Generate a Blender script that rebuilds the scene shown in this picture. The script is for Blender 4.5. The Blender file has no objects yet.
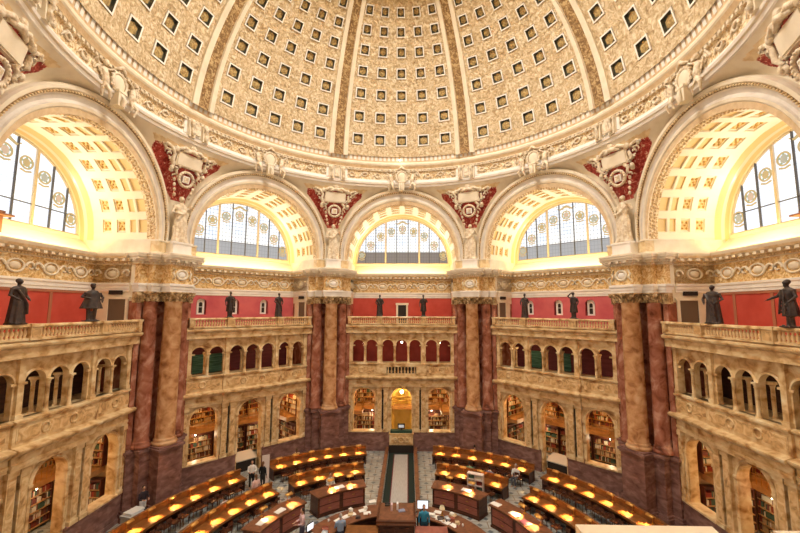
import bpy, math, random
from math import sin, cos, pi, radians, sqrt, atan2
from mathutils import Vector, Matrix
random.seed(7)
C = bpy.context.scene.collection

# ------------------------------------------------------------------ helpers
def rot2(x, y, a):
    a = radians(a)
    return x*cos(a)-y*sin(a), x*sin(a)+y*cos(a)

class MB:
    """collects faces, builds ONE mesh object"""
    def __init__(s): s.v = []; s.f = []; s.m = []; s.sm = []
    def face(s, pts, m=0, smooth=False):
        i = len(s.v); s.v += [tuple(p) for p in pts]
        s.f.append(tuple(range(i, i+len(pts)))); s.m.append(m); s.sm.append(smooth)
    def grid(s, rows, m=0, smooth=True, closeu=False, closev=False, mf=None):
        i0 = len(s.v); nr = len(rows); nc = len(rows[0])
        for r in rows: s.v += [tuple(p) for p in r]
        for a in range(nr if closev else nr-1):
            for b in range(nc if closeu else nc-1):
                a2 = (a+1) % nr; b2 = (b+1) % nc
                s.f.append((i0+a*nc+b, i0+a*nc+b2, i0+a2*nc+b2, i0+a2*nc+b))
                s.m.append(mf(a, b) if mf else m); s.sm.append(smooth)
    def box(s, x0, x1, y0, y1, z0, z1, m=0):
        p = [(x0,y0,z0),(x1,y0,z0),(x1,y1,z0),(x0,y1,z0),(x0,y0,z1),(x1,y0,z1),(x1,y1,z1),(x0,y1,z1)]
        i = len(s.v); s.v += p
        for f in ((0,3,2,1),(4,5,6,7),(0,1,5,4),(1,2,6,5),(2,3,7,6),(3,0,4,7)):
            s.f.append(tuple(i+k for k in f)); s.m.append(m); s.sm.append(False)
    def obox(s, c, ax, size, z0, z1, m=0):
        """box with horizontal axis angle ax (deg) centred at c"""
        hx, hy = size[0]/2, size[1]/2
        q = [(-hx,-hy),(hx,-hy),(hx,hy),(-hx,hy)]
        q = [rot2(a, b, ax) for a, b in q]
        s.prism([(c[0]+a, c[1]+b) for a, b in q], z0, z1, m)
    def prism(s, poly, z0, z1, m=0, cap=True, mtop=None):
        n = len(poly); i = len(s.v)
        s.v += [(x, y, z0) for x, y in poly] + [(x, y, z1) for x, y in poly]
        for k in range(n):
            k2 = (k+1) % n
            s.f.append((i+k, i+k2, i+n+k2, i+n+k)); s.m.append(m); s.sm.append(False)
        if cap:
            s.f.append(tuple(i+n+k for k in range(n))); s.m.append(m if mtop is None else mtop); s.sm.append(False)
            s.f.append(tuple(i+n-1-k for k in range(n))); s.m.append(m); s.sm.append(False)
    def lathe(s, prof, c=(0,0), n=24, a0=0, a1=360, m=0, mf=None, smooth=True):
        full = abs(a1-a0) >= 359.9
        k = n if full else n+1
        rows = [[(c[0]+r*cos(radians(a0+(a1-a0)*j/n)), c[1]+r*sin(radians(a0+(a1-a0)*j/n)), z) for j in range(k)] for r, z in prof]
        s.grid(rows, m, smooth, closeu=full, mf=(lambda a, b: mf(a)) if mf else None)
    def tube(s, p0, p1, r0, r1=None, n=8, m=0, caps=True):
        r1 = r0 if r1 is None else r1
        p0 = Vector(p0); p1 = Vector(p1); d = (p1-p0)
        if d.length < 1e-6: return
        d.normalize(); up = Vector((0,0,1)) if abs(d.z) < .9 else Vector((1,0,0))
        a = d.cross(up).normalized(); b = d.cross(a)
        R = lambda p, r: [p+a*r*cos(2*pi*j/n)+b*r*sin(2*pi*j/n) for j in range(n)]
        s.grid([R(p0,r0), R(p1,r1)], m, True, closeu=True)
        if caps: s.face(R(p0,r0)[::-1], m); s.face(R(p1,r1), m)
    def path(s, pts, rad, n=8, m=0):
        pts = [Vector(p) for p in pts]; rows = []
        if not isinstance(rad, (list, tuple)): rad = [rad]*len(pts)
        for i, p in enumerate(pts):
            d = (pts[min(i+1, len(pts)-1)]-pts[max(i-1, 0)]).normalized()
            up = Vector((0,0,1)) if abs(d.z) < .95 else Vector((1,0,0))
            a = d.cross(up).normalized(); b = d.cross(a)
            rows.append([p+a*rad[i]*cos(2*pi*j/n)+b*rad[i]*sin(2*pi*j/n) for j in range(n)])
        s.grid(rows, m, True, closeu=True); s.face(rows[0][::-1], m); s.face(rows[-1], m)
    def ball(s, c, r, n=10, m=0):
        if not isinstance(r, (list, tuple)): r = (r, r, r)
        h = max(4, n//2+1)
        rows = [[(c[0]+r[0]*sin(pi*i/h)*cos(2*pi*j/n), c[1]+r[1]*sin(pi*i/h)*sin(2*pi*j/n), c[2]-r[2]*cos(pi*i/h)) for j in range(n)] for i in range(h+1)]
        s.grid(rows, m, True, closeu=True)
    def torus(s, c, R, r, rx=1, rz=1, n=24, k=6, m=0, axis='y', sc=1):
        rows = []
        for i in range(n):
            a = 2*pi*i/n; ring = []
            for j in range(k):
                b = 2*pi*j/k; q = R+r*cos(b); p = (q*cos(a)*rx, r*sin(b)*sc, q*sin(a)*rz)
                if axis == 'z': p = (p[0], p[2], p[1])
                ring.append((c[0]+p[0], c[1]+p[1], c[2]+p[2]))
            rows.append(ring)
        s.grid(rows, m, True, closeu=True, closev=True)
    def xf(s, M, start=0):
        for i in range(start, len(s.v)): s.v[i] = tuple(M @ Vector(s.v[i]))
    def build(s, name, mats, parent=None, loc=(0,0,0), rz=0, mods=None):
        me = bpy.data.meshes.new(name); me.from_pydata(s.v, [], s.f)
        for mt in (mats if isinstance(mats, (list, tuple)) else [mats]): me.materials.append(mt)
        me.polygons.foreach_set('material_index', s.m); me.polygons.foreach_set('use_smooth', s.sm)
        me.update()
        o = bpy.data.objects.new(name, me); C.objects.link(o)
        o.location = loc; o.rotation_euler = (0, 0, radians(rz))
        if parent: o.parent = parent
        return o

def tag(o, label=None, cat=None, group=None, kind=None):
    for k, v in (('label', label), ('category', cat), ('group', group), ('kind', kind)):
        if v: o[k] = v
    return o
def empty(name, loc=(0,0,0), rz=0):
    o = bpy.data.objects.new(name, None); o.empty_display_size = .2; C.objects.link(o)
    o.location = loc; o.rotation_euler = (0, 0, radians(rz)); return o
def struct(o): o['kind'] = 'structure'; return o
def copy_tree(o, parent=None):
    c = o.copy(); C.objects.link(c); c.parent = parent
    for ch in list(o.children): copy_tree(ch, c)
    return c
def place(o, loc, rz, label=None, group=None):
    o.location = loc; o.rotation_euler = (0, 0, radians(rz))
    if label: o['label'] = label
    if group: o['group'] = group
    return o

# ------------------------------------------------------------------ materials
def newmat(name):
    m = bpy.data.materials.new(name); m.use_nodes = True
    nt = m.node_tree; b = nt.nodes['Principled BSDF']; return m, nt, b
def plain(name, col, rough=.6, metal=0, spec=.3):
    m, nt, b = newmat(name)
    b.inputs['Base Color'].default_value = (*col, 1); b.inputs['Roughness'].default_value = rough
    b.inputs['Metallic'].default_value = metal; b.inputs['Specular IOR Level'].default_value = spec
    return m
def ramp(nt, stops, fac):
    r = nt.nodes.new('ShaderNodeValToRGB'); cr = r.color_ramp
    while len(cr.elements) < len(stops): cr.elements.new(.5)
    for e, (p, c) in zip(cr.elements, stops): e.position = p; e.color = (*c, 1)
    nt.links.new(fac, r.inputs['Fac']); return r
def noisy(name, stops, scale=2., detail=6, dist=.0, rough=.5, bump=0, bscale=None, stretch=(1,1,1), spec=.3, metal=0, kind='noise'):
    m, nt, b = newmat(name)
    tc = nt.nodes.new('ShaderNodeTexCoord'); mp = nt.nodes.new('ShaderNodeMapping')
    mp.inputs['Scale'].default_value = stretch
    nt.links.new(tc.outputs['Object'], mp.inputs['Vector'])
    if kind == 'voronoi':
        n = nt.nodes.new('ShaderNodeTexVoronoi'); n.inputs['Scale'].default_value = scale
        n.inputs['Randomness'].default_value = .9; out = n.outputs['Distance']
    else:
        n = nt.nodes.new('ShaderNodeTexNoise'); n.inputs['Scale'].default_value = scale
        n.inputs['Detail'].default_value = detail; n.inputs['Distortion'].default_value = dist; out = n.outputs['Fac']
    nt.links.new(mp.outputs[0], n.inputs['Vector'])
    r = ramp(nt, stops, out); nt.links.new(r.outputs[0], b.inputs['Base Color'])
    b.inputs['Roughness'].default_value = rough; b.inputs['Specular IOR Level'].default_value = spec; b.inputs['Metallic'].default_value = metal
    if bump:
        n2 = nt.nodes.new('ShaderNodeTexNoise'); n2.inputs['Scale'].default_value = bscale or scale*2
        n2.inputs['Detail'].default_value = 3; nt.links.new(mp.outputs[0], n2.inputs['Vector'])
        bp = nt.nodes.new('ShaderNodeBump'); bp.inputs['Strength'].default_value = bump; bp.inputs['Distance'].default_value = .1
        nt.links.new(n2.outputs['Fac'] if kind == 'noise' else out, bp.inputs['Height']); nt.links.new(bp.outputs[0], b.inputs['Normal'])
    return m
def emit(name, col, s):
    m, nt, b = newmat(name)
    b.inputs['Base Color'].default_value = (*col, 1)
    b.inputs['Emission Color'].default_value = (*col, 1); b.inputs['Emission Strength'].default_value = s
    return m

M = {}
M['siena'] = noisy('siena_marble', [(.28,(.32,.155,.06)),(.38,(.55,.33,.14)),(.5,(.74,.53,.28)),(.62,(.84,.66,.39)),(.75,(.92,.80,.58))], 1.9, 11, .5, .3, stretch=(1,1,1.3))
M['siena_dark'] = noisy('siena_panel', [(.32,(.42,.24,.10)),(.5,(.72,.47,.22)),(.65,(.85,.64,.36))], 2.4, 8, 1.5, .3)
M['yellow'] = noisy('yellow_column_marble', [(.3,(.30,.13,.06)),(.42,(.50,.25,.11)),(.55,(.64,.37,.19)),(.72,(.76,.52,.31))], 1.9, 11, .5, .22)
M['redm'] = noisy('red_marble', [(.3,(.13,.04,.022)),(.42,(.29,.10,.06)),(.55,(.41,.17,.11)),(.7,(.58,.33,.24))], 1.8, 10, .7, .22, stretch=(1,1,.8))
M['base'] = noisy('brown_base_marble', [(.3,(.14,.07,.06)),(.5,(.25,.13,.11)),(.68,(.36,.21,.18))], 1.9, 11, .5, .25, stretch=(1,1,1.8))
M['cream'] = noisy('cream_plaster', [(.3,(.76,.66,.50)),(.6,(.86,.77,.61))], 1.5, 4, 0, .6)
M['strip'] = plain('brown_red_strip', (.42,.16,.09), .6)
M['tan'] = noisy('tan_plaster', [(.3,(.66,.47,.27)),(.6,(.78,.60,.38))], 3, 5, 0, .6, bump=.3)
M['gold'] = noisy('gilded_plaster', [(.35,(.70,.50,.26)),(.6,(.86,.69,.43))], 3, 5, 0, .5, bump=.2)
M['ornate'] = noisy('ornate_relief', [(.3,(.40,.25,.11)),(.44,(.66,.46,.24)),(.54,(.84,.70,.47)),(.7,(.93,.84,.66))], 4.5, 4, 1.6, .6, bump=.9, bscale=6)
M['gornate'] = noisy('gilded_relief', [(.3,(.44,.24,.07)),(.45,(.70,.44,.17)),(.56,(.84,.62,.32)),(.7,(.93,.80,.55))], 4.0, 4, 1.6, .55, bump=.9, bscale=5)
M['domefield'] = noisy('dome_arabesque', [(.3,(.36,.25,.13)),(.43,(.54,.40,.23)),(.54,(.66,.52,.33)),(.68,(.82,.72,.54))], 3.2, 6, 1.6, .6, bump=.9, bscale=5)
M['ribbrown'] = noisy('rib_mosaic', [(.4,(.20,.11,.045)),(.52,(.36,.22,.09)),(.62,(.56,.40,.2))], 5, 4, 1, .6, bump=.6)
M['white'] = noisy('white_plaster', [(.3,(.82,.77,.70)),(.6,(.92,.88,.82))], 1.5, 4, 0, .6)
M['grey'] = noisy('grey_cream_plaster', [(.3,(.66,.59,.52)),(.6,(.76,.70,.62))], 2, 4, 0, .6)
M['redp'] = noisy('red_painted_wall', [(.3,(.50,.060,.04)),(.6,(.58,.085,.06))], 1, 3, 0, .55)
M['pink'] = noisy('pink_painted_wall', [(.3,(.55,.095,.115)),(.6,(.64,.14,.15))], 1, 3, 0, .55)
M['redorn'] = noisy('red_painted_ornament', [(.40,(.24,.02,.015)),(.50,(.42,.055,.04)),(.6,(.50,.09,.07)),(.68,(.80,.62,.4))], 4.5, 4, 1.5, .6)
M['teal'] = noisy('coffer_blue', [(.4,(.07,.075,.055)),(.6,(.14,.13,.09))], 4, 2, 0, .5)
M['rosette'] = noisy('gilt_rosette', [(.4,(.34,.22,.09)),(.6,(.58,.42,.17))], 9, 2, 0, .5)
M['vaultw'] = plain('vault_cream', (.88,.80,.62), .6); M['coffer'] = plain('cream_gold_coffer', (.84,.64,.32), .6); M['rosette2'] = plain('soft_gilt_rosette', (.66,.42,.14), .5)
M['bronze'] = noisy('dark_bronze', [(.35,(.020,.013,.012)),(.6,(.055,.032,.026))], 6, 4, 0, .42, spec=.5)
M['stone'] = noisy('plaster_statue', [(.35,(.62,.48,.31)),(.6,(.86,.76,.60))], 5, 6, .5, .6, bump=.5, bscale=8)
M['mullion'] = plain('dark_mullion', (.12,.12,.13), .5)
M['mullc'] = plain('cream_mullion', (.72,.62,.46), .5)
M['darkwood'] = noisy('dark_wood', [(.3,(.045,.013,.006)),(.6,(.11,.036,.016))], 2, 5, 1, .3, stretch=(1,1,4))
M['desk'] = noisy('desk_wood', [(.3,(.15,.055,.015)),(.6,(.26,.105,.03))], 2.5, 5, 1, .28)
M['walnut'] = noisy('walnut_top', [(.3,(.13,.05,.025)),(.6,(.24,.10,.05))], 3, 5, 1, .35)
M['redwood'] = noisy('red_wood_panel', [(.3,(.26,.075,.05)),(.6,(.36,.125,.09))], 3, 5, 1, .35, stretch=(1,1,5))
M['boxwood'] = noisy('brown_box_wood', [(.3,(.22,.09,.05)),(.6,(.34,.16,.09))], 2, 3, 0, .5)
M['brass'] = plain('brass', (.55,.30,.07), .3, .9)
M['dark'] = plain('dark_opening', (.03,.022,.018), .7)
M['grime'] = plain('brown_grey_door', (.16,.12,.085), .5)

exec_parts = []
def winglass(name, low, strength):
    m, nt, b = newmat(name); L = nt.links.new
    tc = nt.nodes.new('ShaderNodeTexCoord'); sx = nt.nodes.new('ShaderNodeSeparateXYZ'); L(tc.outputs['Object'], sx.inputs[0])
    def grid(out, step, w):
        a = nt.nodes.new('ShaderNodeMath'); a.operation = 'PINGPONG'; a.inputs[1].default_value = step/2; L(out, a.inputs[0])
        g = nt.nodes.new('ShaderNodeMath'); g.operation = 'GREATER_THAN'; g.inputs[1].default_value = w; L(a.outputs[0], g.inputs[0]); return g.outputs[0]
    g1 = grid(sx.outputs['X'], .26, .014); g2 = grid(sx.outputs['Z'], .30, .014)
    mn = nt.nodes.new('ShaderNodeMath'); mn.operation = 'MINIMUM'; L(g1, mn.inputs[0]); L(g2, mn.inputs[1])
    nz = nt.nodes.new('ShaderNodeTexNoise'); nz.inputs['Scale'].default_value = 1.3; L(tc.outputs['Object'], nz.inputs['Vector'])
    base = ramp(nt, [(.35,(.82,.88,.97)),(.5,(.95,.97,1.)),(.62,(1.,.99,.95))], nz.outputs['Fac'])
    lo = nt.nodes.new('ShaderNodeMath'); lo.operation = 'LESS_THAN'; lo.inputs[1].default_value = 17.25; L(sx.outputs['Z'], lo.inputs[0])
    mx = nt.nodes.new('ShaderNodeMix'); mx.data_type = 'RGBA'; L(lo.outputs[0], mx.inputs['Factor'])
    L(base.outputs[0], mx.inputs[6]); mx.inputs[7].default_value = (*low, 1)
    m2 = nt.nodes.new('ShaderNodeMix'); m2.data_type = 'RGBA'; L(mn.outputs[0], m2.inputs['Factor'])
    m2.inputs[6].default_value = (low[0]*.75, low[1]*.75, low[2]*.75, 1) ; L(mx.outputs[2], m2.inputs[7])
    L(m2.outputs[2], b.inputs['Emission Color']); b.inputs['Emission Strength'].default_value = strength
    b.inputs['Base Color'].default_value = (.02,.02,.02,1); b.inputs['Roughness'].default_value = .5; b.inputs['Specular IOR Level'].default_value = .1
    return m
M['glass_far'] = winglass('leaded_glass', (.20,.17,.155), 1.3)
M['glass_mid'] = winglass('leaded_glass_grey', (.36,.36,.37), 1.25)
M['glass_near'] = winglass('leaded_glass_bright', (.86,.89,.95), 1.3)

AP = 14.8                      # arch plane
RI, ZC = 4.72, 16.12           # arch intrados radius and centre height
W = 4.62                       # half width of the bay recess
BAYS = {0:'front', 45:'front_left', 90:'left', 135:'rear_left', 180:'rear', -135:'rear_right', -90:'right', -45:'front_right'}
VIEW = (0, 45, -45, 90, -90)

# ------------------------------------------------------------------ coffered surfaces
def coffered(mb, f, al, bl, cells, steps, mfield, ros=None):
    """f(a,b,d)->point; al/bl grid lines; cells=set of (i,j) that are coffers; steps=[(inset fraction, depth, material)]"""
    for i in range(len(al)-1):
        for j in range(len(bl)-1):
            a0, a1, b0, b1 = al[i], al[i+1], bl[j], bl[j+1]
            if (i, j) not in cells:
                mb.face([f(a0,b0,0), f(a1,b0,0), f(a1,b1,0), f(a0,b1,0)], mfield, False); continue
            st = cells[(i, j)] if isinstance(cells, dict) and cells[(i, j)] else steps
            pr = (0, 0)
            def rect(ins, d):
                x = (a1-a0)*ins/2; y = (b1-b0)*ins/2
                return [f(a0+x,b0+y,d), f(a1-x,b0+y,d), f(a1-x,b1-y,d), f(a0+x,b1-y,d)]
            for ins, d, mt in st:
                A = rect(*pr); B = rect(ins, d)
                for k in range(4):
                    if (Vector(A[k])-Vector(B[k])).length > 1e-5:
                        mb.face([A[k], A[(k+1)%4], B[(k+1)%4], B[k]], mt)
                pr = (ins, d)
            mb.face(rect(*pr), st[-1][2])
            if ros:
                ins, d = pr; ca, cb = (a0+a1)/2, (b0+b1)/2
                ha, hb = (a1-a0)*(1-ins)/2*.92, (b1-b0)*(1-ins)/2*.92
                n = 12; ctr = f(ca, cb, d-ros[1])
                ring = [f(ca+ha*(1 if k%2 else .86)*cos(2*pi*k/n), cb+hb*(1 if k%2 else .86)*sin(2*pi*k/n), d-.03) for k in range(n)]
                for k in range(n): mb.face([ctr, ring[k], ring[(k+1)%n]], ros[0])

def inter(fixed, mx):
    """insert extra lines so no gap exceeds mx; fixed = list of (value); returns list"""
    out = [fixed[0]]
    for v in fixed[1:]:
        k = max(1, math.ceil((v-out[-1])/mx)); s = out[-1]
        out += [s+(v-s)*q/k for q in range(1, k+1)]
    return out

# ---- dome (ceiling)
RD, ZD = 13.9, 22.6
ROWS = [14.2, 21.6, 28.9, 35.6, 41.8, 47.5, 52.8, 57.6]
def dome():
    mb = MB()
    def f(a, b, d):
        r = (RD+d); A = radians(a); B = radians(b)
        return (-r*cos(B)*sin(A), r*cos(B)*cos(A), ZD+r*sin(B))
    for k in range(8):
        c = 45*k
        for i, el in enumerate(ROWS):
            s = 7.9; half = 2.12; he = 2.02*(1-.045*i)
            e0 = 8.6 if i == 0 else (ROWS[i-1]+el)/2; e1 = (el+ROWS[i+1])/2 if i < 7 else 60.5
            al = [c-20.2]+sum([[c+(q-2)*s-half, c+(q-2)*s+half] for q in range(5)], [])+[c+20.2]
            al2 = []; cells = {}
            for q in range(len(al)-1):
                if q % 2 == 0:
                    seg = inter([al[q], al[q+1]], 2.2); al2 += seg[:-1]
                else:
                    cells[(len(al2), None)] = None; al2 += [al[q]]
            al2.append(al[-1])
            bl = inter([e0, el-he], 2.2)[:-1]; jb = len(bl); bl += [el-he]+inter([el+he, e1], 2.2)
            cc = {(a, jb): None for (a, _) in cells}
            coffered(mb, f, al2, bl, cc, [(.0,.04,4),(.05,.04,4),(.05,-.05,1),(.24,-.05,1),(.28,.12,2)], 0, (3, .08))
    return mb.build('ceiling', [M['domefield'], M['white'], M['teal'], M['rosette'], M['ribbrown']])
struct(dome())
def ribs():
    for k in range(8):
        mb = MB(); az = 22.5+45*k
        els = [8.0+1.5*i for i in range(36)]
        prof = [(-.80,.0),(-.78,-.16),(-.42,-.22),(-.38,-.10),(.38,-.10),(.42,-.22),(.78,-.16),(.80,.0)]
        mi = [1,1,1,0,1,1,1]
        rows = []
        for e in els:
            sc = 1-.28*((e-8)/50); B = radians(e); row = []
            for t, d in prof:
                r = RD+d; row.append((t*sc, r*cos(B), ZD+r*sin(B)))
            rows.append(row)
        mb.grid(rows, 0, False, mf=lambda a, b: mi[b])
        struct(mb.build('trim_%d' % (k+1), [M['ribbrown'], M['cream']], rz=az))
ribs()
# lantern above the oculus
mb = MB()
r56 = RD*cos(radians(60.5)); z56 = ZD+RD*sin(radians(60.5))
mb.lathe([(r56+.1, z56-.1), (r56-.35, z56-.25), (r56-.7, z56+.1), (r56-1.2, z56+.5), (r56-2.6, z56+1.9), (3.6, z56+3.0), (3.5, z56+7.5), (2.6, z56+9.5), (.01, z56+10.4)], n=64, mf=lambda a: 0)
struct(mb.build('ceiling_lantern', [M['cream']]))

# ---- ring cornice under the dome
def ring():
    mb = MB()
    P = [(14.38,22.10,1),(14.12,22.16,1),(14.07,22.30,0),(13.99,22.34,2),(13.97,22.48,2),(14.16,22.60,1),(14.20,22.74,1),(14.20,22.80,3),(14.20,23.50,3),
         (14.08,23.52,0),(14.06,23.62,4),(13.98,23.66,0),(14.04,23.72,5),(13.90,23.92,0),(13.84,24.00,0),(13.82,24.12,0),(13.90,24.22,0),(13.92,24.26,5),(13.84,24.76,0),(13.74,24.80,0),(13.72,24.92,0),(13.80,25.0,0)]
    mb.lathe([(r, z) for r, z, _ in P], n=144, mf=lambda a: P[a][2], smooth=False)
    # bead and dentil courses
    for k in range(288):
        a = 2*pi*k/288
        c, s = cos(a), sin(a)
        for (r, z, w, h, d) in ((14.0,23.58,.09,.07,.08),):
            q = [(r*c-w*s, r*s+w*c), (r*c+w*s, r*s-w*c), ((r+d)*c+w*s, (r+d)*s-w*c), ((r+d)*c-w*s, (r+d)*s+w*c)]
            mb.prism(q, z-h, z+h, 4)
    for k in range(240):
        a = 2*pi*k/240; c, s = cos(a), sin(a); w = .11
        r0, r1 = 13.88, 13.80
        mb.face([(r0*c-w*s, r0*s+w*c, 24.36), (r0*c+w*s, r0*s-w*c, 24.36), (r1*c+w*s, r1*s-w*c, 24.74), (r1*c-w*s, r1*s+w*c, 24.74)], 1)
    # scrolled frieze relief
    for b in range(8):
        for k in range(-5, 6):
            if abs(k) < 1 or abs(k) > 4: continue
            az = radians(45*b+k*4.4)
            for sg, z in ((1, 23.15),):
                r = 14.14; n0 = len(mb.v)
                pts = [(.30*cos(t)*(1-t/9)+.02*t, 0, .26*sin(t)*(1-t/9)*(1 if k % 2 else -1)) for t in [q*.55 for q in range(12)]]
                mb.path(pts, [.07-.003*q for q in range(12)], 5, 4)
                mb.path([(-.36,0,-.2),(-.2,0,.02),(.1,0,.2 if k % 2 else -.2),(.42,0,.18 if k % 2 else -.18)], [.03,.06,.06,.02], 5, 4)
                Mx = Matrix.Rotation(az, 4, 'Z') @ Matrix.Translation((0, r, z))
                mb.xf(Mx, n0)
    # paired brackets at every rib
    for b in range(8):
        az = radians(45*b+22.5)
        for t in (-.48, .48):
            n0 = len(mb.v)
            mb.box(t-.2, t+.2, 13.85, 14.25, 22.45, 23.5, 0)
            mb.path([(t,13.9,23.45),(t,13.75,23.35),(t,13.77,23.1),(t,13.85,22.9),(t,13.77,22.65),(t,13.85,22.5)], [.16,.17,.13,.11,.14,.08], 6, 4)
            mb.xf(Matrix.Rotation(az, 4, 'Z'), n0)
        n0 = len(mb.v); mb.box(-.9, .9, 14.1, 14.3, 22.7, 23.52, 1); mb.box(-.2, .2, 13.95, 14.15, 22.75, 23.45, 4); mb.xf(Matrix.Rotation(az, 4, 'Z'), n0)
    return mb.build('trim_9', [M['cream'], M['white'], M['grey'], M['ornate'], M['stone'], M['tan']])
struct(ring())

# ---- archivolt of the great arches (one per bay)
def arch_pt(r, v, th, k=.7):
    R = RI+(r-RI)*(1+k*max(0, sin(th)))
    return (R*cos(th), v, ZC+R*sin(th))
ARCHP = [(4.72,15.30,4),(4.72,15.26,3),(4.72,14.76,3),(4.70,14.70,0),(4.86,14.66,4),(4.90,14.60,0),(4.98,14.58,0),(5.01,14.66,2),(5.08,14.70,2),(5.20,14.62,2),(5.24,14.56,0),(5.25,14.50,6),(5.31,14.50,6),(5.34,14.44,0),(5.44,14.42,0),(5.48,14.55,0),(5.50,14.85,0)]
def archivolt():
    mb = MB(); n = 64; rows = []
    ths = [pi*i/n for i in range(n+1)]
    rows.append([(r, v, 15.86) for r, v, _ in ARCHP])
    for t in ths: rows.append([arch_pt(r, v, t) for r, v, _ in ARCHP])
    rows.append([(-r, v, 15.86) for r, v, _ in ARCHP])
    mb.grid(rows, 0, False, mf=lambda a, b: ARCHP[b+1][2])
    for i in range(110):         # bead row and egg course
        t = pi*(i+.5)/110
        p = arch_pt(5.27, 14.47, t); mb.ball(p, .055, 5, 5)
    for i in range(72):
        t = pi*(i+.5)/72
        
        for vv in (14.88, 15.1): mb.ball(arch_pt(4.72, vv, t+(.02 if vv > 15 else 0)), (.08,.07,.08), 5, 4)
    return mb
am = archivolt()
arch0 = None
for bi, (b, nm) in enumerate(BAYS.items()):
    if arch0 is None:
        arch0 = am.build('trim_10', [M['cream'], M['white'], M['grey'], M['ornate'], M['tan'], M['gold'], M['ribbrown']]); o = arch0
    else:
        o = arch0.copy(); C.objects.link(o); o.name = 'trim_%d' % (10+bi)
    o.rotation_euler.z = radians(b); struct(o)

# ---- coffered barrel vault over each bay
def vault():
    mb = MB()
    def f(a, v, d):
        t = radians(a); r = RI+.02+d
        return (r*cos(t), v, ZC+r*sin(t))
    vl = [15.0, 15.26, 15.86, 15.97, 16.36, 16.62, 17.20, 17.48, 18.06, 18.6]
    al = [0]; cells = {}
    for k in range(12):
        c = 7.5+15*k
        al += [c-5.4, c-1.8, c+1.8, c+5.4]
    al.append(180)
    def row(lo, hi):
        out = {}
        return out
    # build with coarse angular cells: subdivide curved coffers by hand
    al = [0.0]
    ci = []
    for k in range(12):
        c = 7.5+15*k; ci.append(len(al)); al += [c-5.2, c+5.2]
    al.append(180.0)
    wide = [(.10,.0,1),(.22,.14,2),(.30,.14,2),(.36,.18,2)]
    sq = [(.10,.0,1),(.14,.07,1),(.34,.07,1),(.38,.12,2)]
    for i in ci:
        cells[(i, 1)] = [(.08,.0,1),(.14,.08,1),(.22,.10,2)]
        cells[(i, 3)] = [(.12,.0,1),(.22,.07,2)]
        cells[(i, 5)] = sq; cells[(i, 7)] = sq
    coffered(mb, f, al, vl, cells, None, 0, None)
    # rosettes
    for k in range(12):
        a = 7.5+15*k
        for v in (16.945, 17.82):
            ctr = f(a, v, .06)
            for q in range(4):
                aa = a+2.0*(1 if q % 2 else -1); vv = v+.12*(1 if q < 2 else -1)
                p = f(aa, vv, .10); mb.ball(p, .075, 6, 3)
            mb.ball(ctr, .07, 6, 3)
    # below springing and window reveal mouldings
    for sx in (1, -1):
        u = sx*(RI+.02); mb.face([(u,15.0,15.0),(u,18.6,15.0),(u,18.6,ZC),(u,15.0,ZC)], 0)
    P = [(4.74,18.6,0),(4.68,18.72,2),(4.62,18.9,2),(4.62,19.1,0),(4.56,19.3,2),(4.50,19.42,0),(4.50,19.62,0)]
    rows = [[(P[j][0], P[j][1], 15.0) for j in range(len(P))]]
    rows += [[(P[j][0]*cos(t), P[j][1], ZC+P[j][0]*sin(t)) for j in range(len(P))] for t in [pi*i/48 for i in range(49)]]
    rows += [[(-P[j][0], P[j][1], 15.0) for j in range(len(P))]]
    mb.grid(rows, 0, True, mf=lambda a, b: P[b+1][2])
    # ledge below the window
    mb.face([(-4.75,18.35,15.08),(4.75,18.35,15.08),(4.75,19.35,15.95),(-4.75,19.35,15.95)], 0)
    mb.box(-4.75, 4.75, 19.3, 19.8, 15.0, 16.1, 0)
    return mb
vm = vault(); v0 = None
for b, nm in BAYS.items():
    if v0 is None: v0 = vm.build('ceiling_'+nm, [M['vaultw'], M['cream'], M['coffer'], M['rosette2']]); o = v0
    else: o = v0.copy(); C.objects.link(o); o.name = 'ceiling_'+nm
    o.rotation_euler.z = radians(b); struct(o)

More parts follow.
